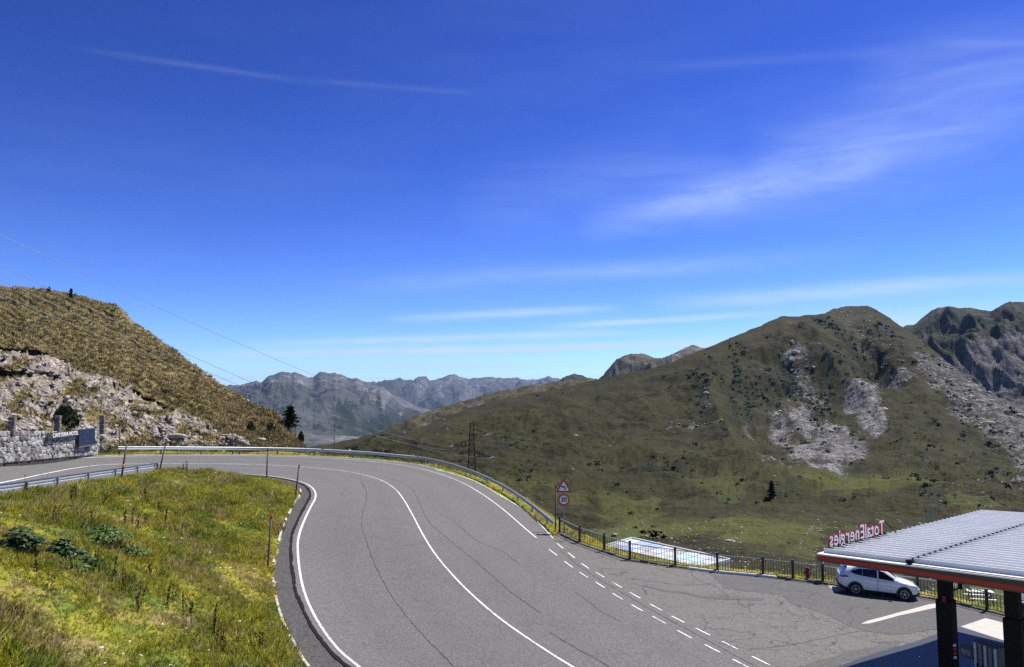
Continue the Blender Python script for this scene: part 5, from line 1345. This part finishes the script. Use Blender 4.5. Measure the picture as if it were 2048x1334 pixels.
for px, py0, py1, lab in ((24, 833, 858, 'short stone pillar above the left end of the wall'), (115, 831, 857, 'short stone pillar above the wall over the cafeteria board'), (204, 830, 862, 'stone pillar at the right end of the wall above the navy board')):
    q = wall_pt(px, py1) - wn * (.9 if px < 200 else .6); q = at(px, py1, q[1]); ht = at(px, py0, q[1])[2] - q[2] + .3
    pr = empty('stone_pillar', q - np.array([0, 0, .3])); tag(pr, lab, 'pillar', 'stone pillars above the wall')
    for k in range(4): MB().box((random.uniform(-.02, .02), random.uniform(-.02, .02), ht * (k + .5) / 4), (.36 + random.uniform(-.03, .03), .4, ht / 4 - .02), ang_w + random.uniform(-.05, .05)).build('block', PILLAR, pr, bevel=.03)

# ------------------------------------------------------------------ trees
NEEDLE = Mat('dark_needles', .85, .15); NEEDLE.col(NEEDLE.mix(NEEDLE.attr('tint'), C(.012, .020, .010), C(.045, .060, .022)))
BARK = simple('bark', C(.06, .045, .032), .9, .1, 0, .3, 6)
def conifer(q, h, w, label, seed, n=700, lean=0.0, kind='pine_tree', cat='tree', low=.12, top_w=.15, group=None):
    r = random.Random(seed); root = empty(kind, q); tag(root, label, cat, group)
    MB().tube((0, 0, -.3), (lean * h, 0, h * .92), w * .06 + .02, .015, n=8).build('trunk', BARK, root, True)
    V = []; Fs = []; T = []
    tiers = [(low + (1 - low) * k / 11) for k in range(12)]
    for k in range(n):
        f = r.random() ** .85; zz = low + (1 - low) * f
        rr = w / 2 * ((1 - f) ** .75 + top_w * .4) * (.75 + .35 * math.sin(f * 38 + seed)) * (1 + .28 * math.sin(3 * r.random() + seed * 1.7))
        a = r.uniform(0, 6.283); lobed = .72 + .38 * math.sin(a * 3 + f * 9 + seed) ; d = rr * lobed * r.uniform(.35, 1.05)
        c = Vector((math.cos(a) * d + lean * zz * h, math.sin(a) * d, zz * h - d * .18))
        dirn = Vector((math.cos(a), math.sin(a), r.uniform(-.35, .35))).normalized(); L_ = w * r.uniform(.07, .16); u = dirn * L_; s_ = dirn.orthogonal().normalized(); s_.rotate(Matrix.Rotation(r.uniform(0, 3.1), 3, dirn)); s_ *= L_ * .32
        b_ = len(V); V += [c - u * .5 - s_, c - u * .5 + s_, c + u * .6 + s_ * .2, c + u * .6 - s_ * .2]; Fs.append((b_, b_ + 1, b_ + 2, b_ + 3)); T += [r.random()] * 4
    mobj('crown', np_mesh('crown', np.array([v[:] for v in V]), np.array(Fs), NEEDLE.m, False, {'tint': T}), root)
q = hill_point(583, 853); hh = at(583, 812, q[1])[2] - q[2]
conifer(q, hh, hh * .85, 'lone dark pine on the right shoulder of the hillside', 3, 2400, .05, low=.10, top_w=.5)
q = hill_point(140, 596); hh = at(140, 577, q[1])[2] - q[2]; conifer(q, hh, hh * 1.0, 'right and larger of two small conifers on the crest of the left hill', 5, 500, low=.0)
q = hill_point(99, 584); hh = at(99, 573, q[1])[2] - q[2]; conifer(q, hh, hh * 1.25, 'left and smaller of two small conifers on the crest of the left hill', 6, 350, low=.0)
q = mid_point(1542, 992); hh = at(1542, 962, q[1])[2] - q[2]; conifer(q, hh, hh * .95, 'single dark conifer low on the valley slope beyond the railing', 9, 1200, low=.0)
def bush(q, w, h, label, seed, n=260, m=None, group='bushes on the hillside', kind='bush'):
    root = empty(kind, q); tag(root, label, 'bush', group); V, Fs = clump(n, seed, 1.0, .22); V = V * np.array([w / 2, w / 2, h])
    mobj('foliage', np_mesh('foliage', V, Fs, m or SCRUB.m, False, {'tint': np.repeat(np.random.default_rng(seed).random(n), 3)}), root)
    st = MB()
    for k in range(4): st.tube((0, 0, -.15), (math.cos(k * 1.6) * w * .25, math.sin(k * 1.6) * w * .25, h * .7), .03, .012, n=5)
    st.build('stem', BARK, root)
bush(hill_point(501, 864), 1.15, 1.3, 'rounded dark bush on the right of the hillside above the guardrail', 41)
bush(hill_point(540, 864), 1.2, 1.15, 'dark bush just left of the lone pine', 42)
bush(hill_point(606, 880), .9, 1.4, 'dark bush below the lone pine at the hill end', 43)
bush(hill_point(130, 852), 2.1, 1.7, 'broad dark green bush above the wall between two pillars', 44, 600)

# ------------------------------------------------------------------ leafy plants on the bank
LEAFD = Mat('dark_leaf', .5, .3); LEAFD.col(LEAFD.mix(LEAFD.attr('tint'), C(.010, .030, .008), C(.060, .115, .035)))
LEAFG = Mat('green_leaf', .6, .3); LEAFG.col(LEAFG.mix(LEAFG.attr('tint'), C(.045, .095, .018), C(.10, .16, .035)))
def leafy(px, py, w, h, label, seed, m, n, leaf, group):
    r = random.Random(seed); q = hit(px, py); z, _, _ = platform_z(np.array([q[0]]), np.array([q[1]])); q[2] = z[0]
    root = empty('leafy_plant', q); tag(root, label, 'plant', group); V = []; Fs = []; T = []
    for k in range(n):
        a = r.uniform(0, 6.283); d = w / 2 * math.sqrt(r.random()); zz = h * (1 - (d / (w / 2)) ** 2 * .7) * r.uniform(.35, 1.05)
        c = Vector((math.cos(a) * d, math.sin(a) * d, zz)); u = Vector((math.cos(a + r.uniform(-.6, .6)), math.sin(a + r.uniform(-.6, .6)), r.uniform(-.7, .35))).normalized() * leaf * r.uniform(.6, 1.2); s_ = u.cross(Vector((0, 0, 1))).normalized() * leaf * .36
        b_ = len(V); V += [c - u * .5, c - u * .1 + s_, c + u * .35 + s_ * .7, c + u * .6, c + u * .35 - s_ * .7, c - u * .1 - s_]; Fs.append((b_, b_ + 1, b_ + 2, b_ + 3, b_ + 4, b_ + 5)); T += [r.random()] * 6
    mobj('leaves', np_mesh('leaves', np.array([v[:] for v in V]), np.array(Fs), m.m, False, {'tint': T}), root)
    st = MB()
    for k in range(6): st.tube((0, 0, -.1), (math.cos(k) * w * .22, math.sin(k) * w * .22, h * .7), .02, .01, n=5)
    st.build('stem', BARK, root)
grp = 'broad leaved plants on the grass bank'
leafy(43, 1104, 1.6, .95, 'leftmost dark broad leaved plant on the grass bank', 61, LEAFD, 300, .26, grp)
leafy(122, 1118, 1.05, .9, 'dark broad leaved plant just right of the leftmost one', 62, LEAFD, 230, .24, grp)
leafy(163, 1134, 1.05, .8, 'dark leafy plant adjoining the second one, lower right of it', 63, LEAFD, 120, .24, grp)
leafy(205, 1088, 2.5, .6, 'wide bright green leafy clump above the dark plants', 64, LEAFG, 800, .15, grp)
leafy(262, 1115, 1.4, .5, 'bluish green leafy clump at the right of the bright one', 65, LEAFG, 320, .14, grp)
leafy(150, 1142, 1.0, .35, 'small bright green clump below the dark plants', 66, LEAFG, 160, .16, grp)
leafy(205, 985, 3.2, .5, 'long green patch of leaves near the left guardrail', 67, LEAFG, 380, .15, grp)
# small white umbels among the grass
FLOWER = simple('white_umbel', C(.70, .68, .60), .8, .2)
fq = bank_points(420, 77); keep = fbm(fq[:, 0] * .2, fq[:, 1] * .2, 3, 79) > -.05; fq = fq[keep]; fq[:, 2] += .16
bv, bf = clump(7, 8, .35, .55)
scatter('wild_flowers', bv, bf, fq, rng.uniform(.035, .085, len(fq)), rng.uniform(0, 6.28, len(fq)), FLOWER)
DOCK = Mat('rusty_dock', .9, .1); DOCK.col(DOCK.mix(DOCK.attr('tint'), C(.035, .016, .012), C(.11, .05, .032)))
def dock_mesh(seed):
    r = random.Random(seed); V = []; Fs = []; T = []
    for k in range(3):
        bx, by = r.uniform(-.12, .12), r.uniform(-.12, .12); hh = r.uniform(.6, 1.0); lx, ly = r.uniform(-.12, .12), r.uniform(-.12, .12)
        for j in range(22):
            f = .25 + .75 * r.random(); a = r.uniform(0, 6.28); rad = .030 * (1.15 - f) + .012; c = Vector((bx + lx * f + math.cos(a) * rad, by + ly * f + math.sin(a) * rad, f * hh))
            u = Vector((r.gauss(0, 1), r.gauss(0, 1), r.gauss(0, 1)))  .normalized() * .036; w = u.orthogonal() * .7; b_ = len(V); V += [c - u, c + u * .6 + w, c + u * .6 - w]; Fs.append((b_, b_ + 1, b_ + 2)); T += [r.random()] * 3
        b_ = len(V); V += [Vector((bx - .012, by, -.05)), Vector((bx + .012, by, -.05)), Vector((bx + lx, by + ly, hh))]; Fs.append((b_, b_ + 1, b_ + 2)); T += [.2] * 3
    return np_mesh('dock_plant', np.array([v[:] for v in V]), np.array(Fs), DOCK.m, False, {'tint': T})
dm = [dock_mesh(300 + k) for k in range(4)]
DOCKS = [(52,1000),(140,1010),(150,1006),(205,1010),(110,1040),(265,1060),(275,1068),(285,1058),(250,1050),(330,1055),(355,1048),(220,1100),(190,1142),(68,1170),(100,1210),(270,1225),(275,1232),(335,1215),(350,1206),(375,1250),(380,1240),(362,1248),(440,1295),(430,1300),(445,1310),(427,1275),(520,1310),(525,1302),(300,1160),(230,1170),(245,1190),(295,1015),(290,1000),(365,944+6),(372,951),(420,952),(318,1025),(180,1062),(110,1060)]
for k, (px, py) in enumerate(DOCKS):
    q = hit(px, py); z, _, _ = platform_z(np.array([q[0]]), np.array([q[1]])); q[2] = z[0]
    o = mobj('dock_plant', dm[k % 4], None, q, (0, 0, random.uniform(0, 6.28)), (1, 1, random.uniform(.8, 1.25)))
    tag(o, 'thin reddish brown seed stalks standing up out of the grass', 'plant', 'dried dock stalks on the bank')

# ------------------------------------------------------------------ pylon and power lines
py_q = mid_point(943, 1019); YP = 190.0
base = at(943, 1010, YP); base[2] = py_q[2] - 2.0 if abs(py_q[1] - YP) < 40 else at(943, 1012, YP)[2]
pyl = empty('lattice_pylon', base); tag(pyl, 'green steel lattice pylon rising behind the guardrail', 'pylon')
PYL = simple('green_pylon_steel', C(.016, .024, .020), .6, .4, .2, .2)
top_z = at(943, 846, YP)[2] - base[2]
def half(z): return 1.75 + (.50 - 1.75) * min(1, z / (top_z - 3))
for sx in (-1, 1):
    for sy in (-1, 1):
        b = MB(); zs = np.linspace(-1, top_z, 6)
        for a, c in zip(zs[:-1], zs[1:]): b.bar((sx * half(max(a, 0)), sy * half(max(a, 0)), a), (sx * half(c), sy * half(c), c), .16)
        b.build('leg', PYL, pyl)
b = MB(); z = 0.0
while z < top_z - .6:
    st = half(z) * 1.55 + .25; z2 = min(top_z, z + st)
    for sa in (-1, 1):
        b.bar((-half(z), sa * half(z), z), (half(z2), sa * half(z2), z2), .09); b.bar((half(z), sa * half(z), z), (-half(z2), sa * half(z2), z2), .09)
        b.bar((sa * half(z), -half(z), z), (sa * half(z2), half(z2), z2), .09); b.bar((-half(z2), sa * half(z2), z2), (half(z2), sa * half(z2), z2), .08)
    z = z2
o = b.build('bracing', PYL, pyl)
INS = simple('glass_insulator', C(.30, .33, .33), .3, .5)
TIPS = []
for s_, lx, py_ in ((1, 4.3, 868), (-1, 4.7, 891), (1, 5.3, 914)):
    za = at(943, py_, YP)[2] - base[2]; hw = half(za); b = MB()
    for sy in (-1, 1):
        b.bar((s_ * hw, sy * hw, za), (s_ * lx, 0, za), .17); b.bar((s_ * hw, sy * hw, za + 1.45), (s_ * lx, 0, za), .15)
        for f in (.25, .5, .75):
            x0 = s_ * (hw + (lx - hw) * f); b.bar((x0, sy * hw * (1 - f), za), (x0, sy * hw * (1 - f), za + 1.45 * (1 - f)), .11)
    b.build('arm', PYL, pyl)
    tip = np.array([s_ * lx, 0, za])
    for k in range(2):
        e = tip + np.array([-.9 if k == 0 else .5, -1.3 if k == 0 else 1.2, -.25]); ib_ = MB()
        for j in range(6):
            f0, f1 = j / 6, (j + .6) / 6; ib_.tube(tip + (e - tip) * f0, tip + (e - tip) * f1, .12, n=8)
        ib_.build('insulator', INS, pyl)
    TIPS.append(base + tip + np.array([-.9, -1.3, -.25]))
CABLE = simple('power_cable', C(.30, .31, .33), .45, .5, .4, .1)
def cable(a, c, sag, label, r=.022):
    n = 60; t = np.linspace(0, 1, n); P = a[None] * (1 - t)[:, None] + c[None] * t[:, None]; P[:, 2] -= sag * 4 * t * (1 - t)
    rt = empty('power_line', P[0]); o = np.array(rt.location); cv_ = bpy.data.curves.new('power_line', 'CURVE')
    b = MB()
    for p, q in zip(P[:-1], P[1:]): b.tube(p - o, q - o, r, n=5, caps=False)
    bpy.data.objects.remove(rt)
    ob = b.build('power_line', CABLE, None, True, loc=o); tag(ob, label, 'power line', 'power lines to the pylon')
LN = TIPS + [TIPS[1] + np.array([.2, .4, -.9])]
cable(at(-320, 318, 52), LN[0], 2.0, 'highest overhead cable crossing the sky towards the pylon')
cable(at(-320, 368, 50), LN[1], 3.0, 'second highest overhead cable, meeting the mountain skyline')
cable(at(-320, 406, 48), LN[2], 3.6, 'third overhead cable from the top, leaving the hill crest near the far peaks')
cable(at(-320, 450, 46), LN[3], 2.6, 'lowest overhead cable crossing the face of the left hillside')
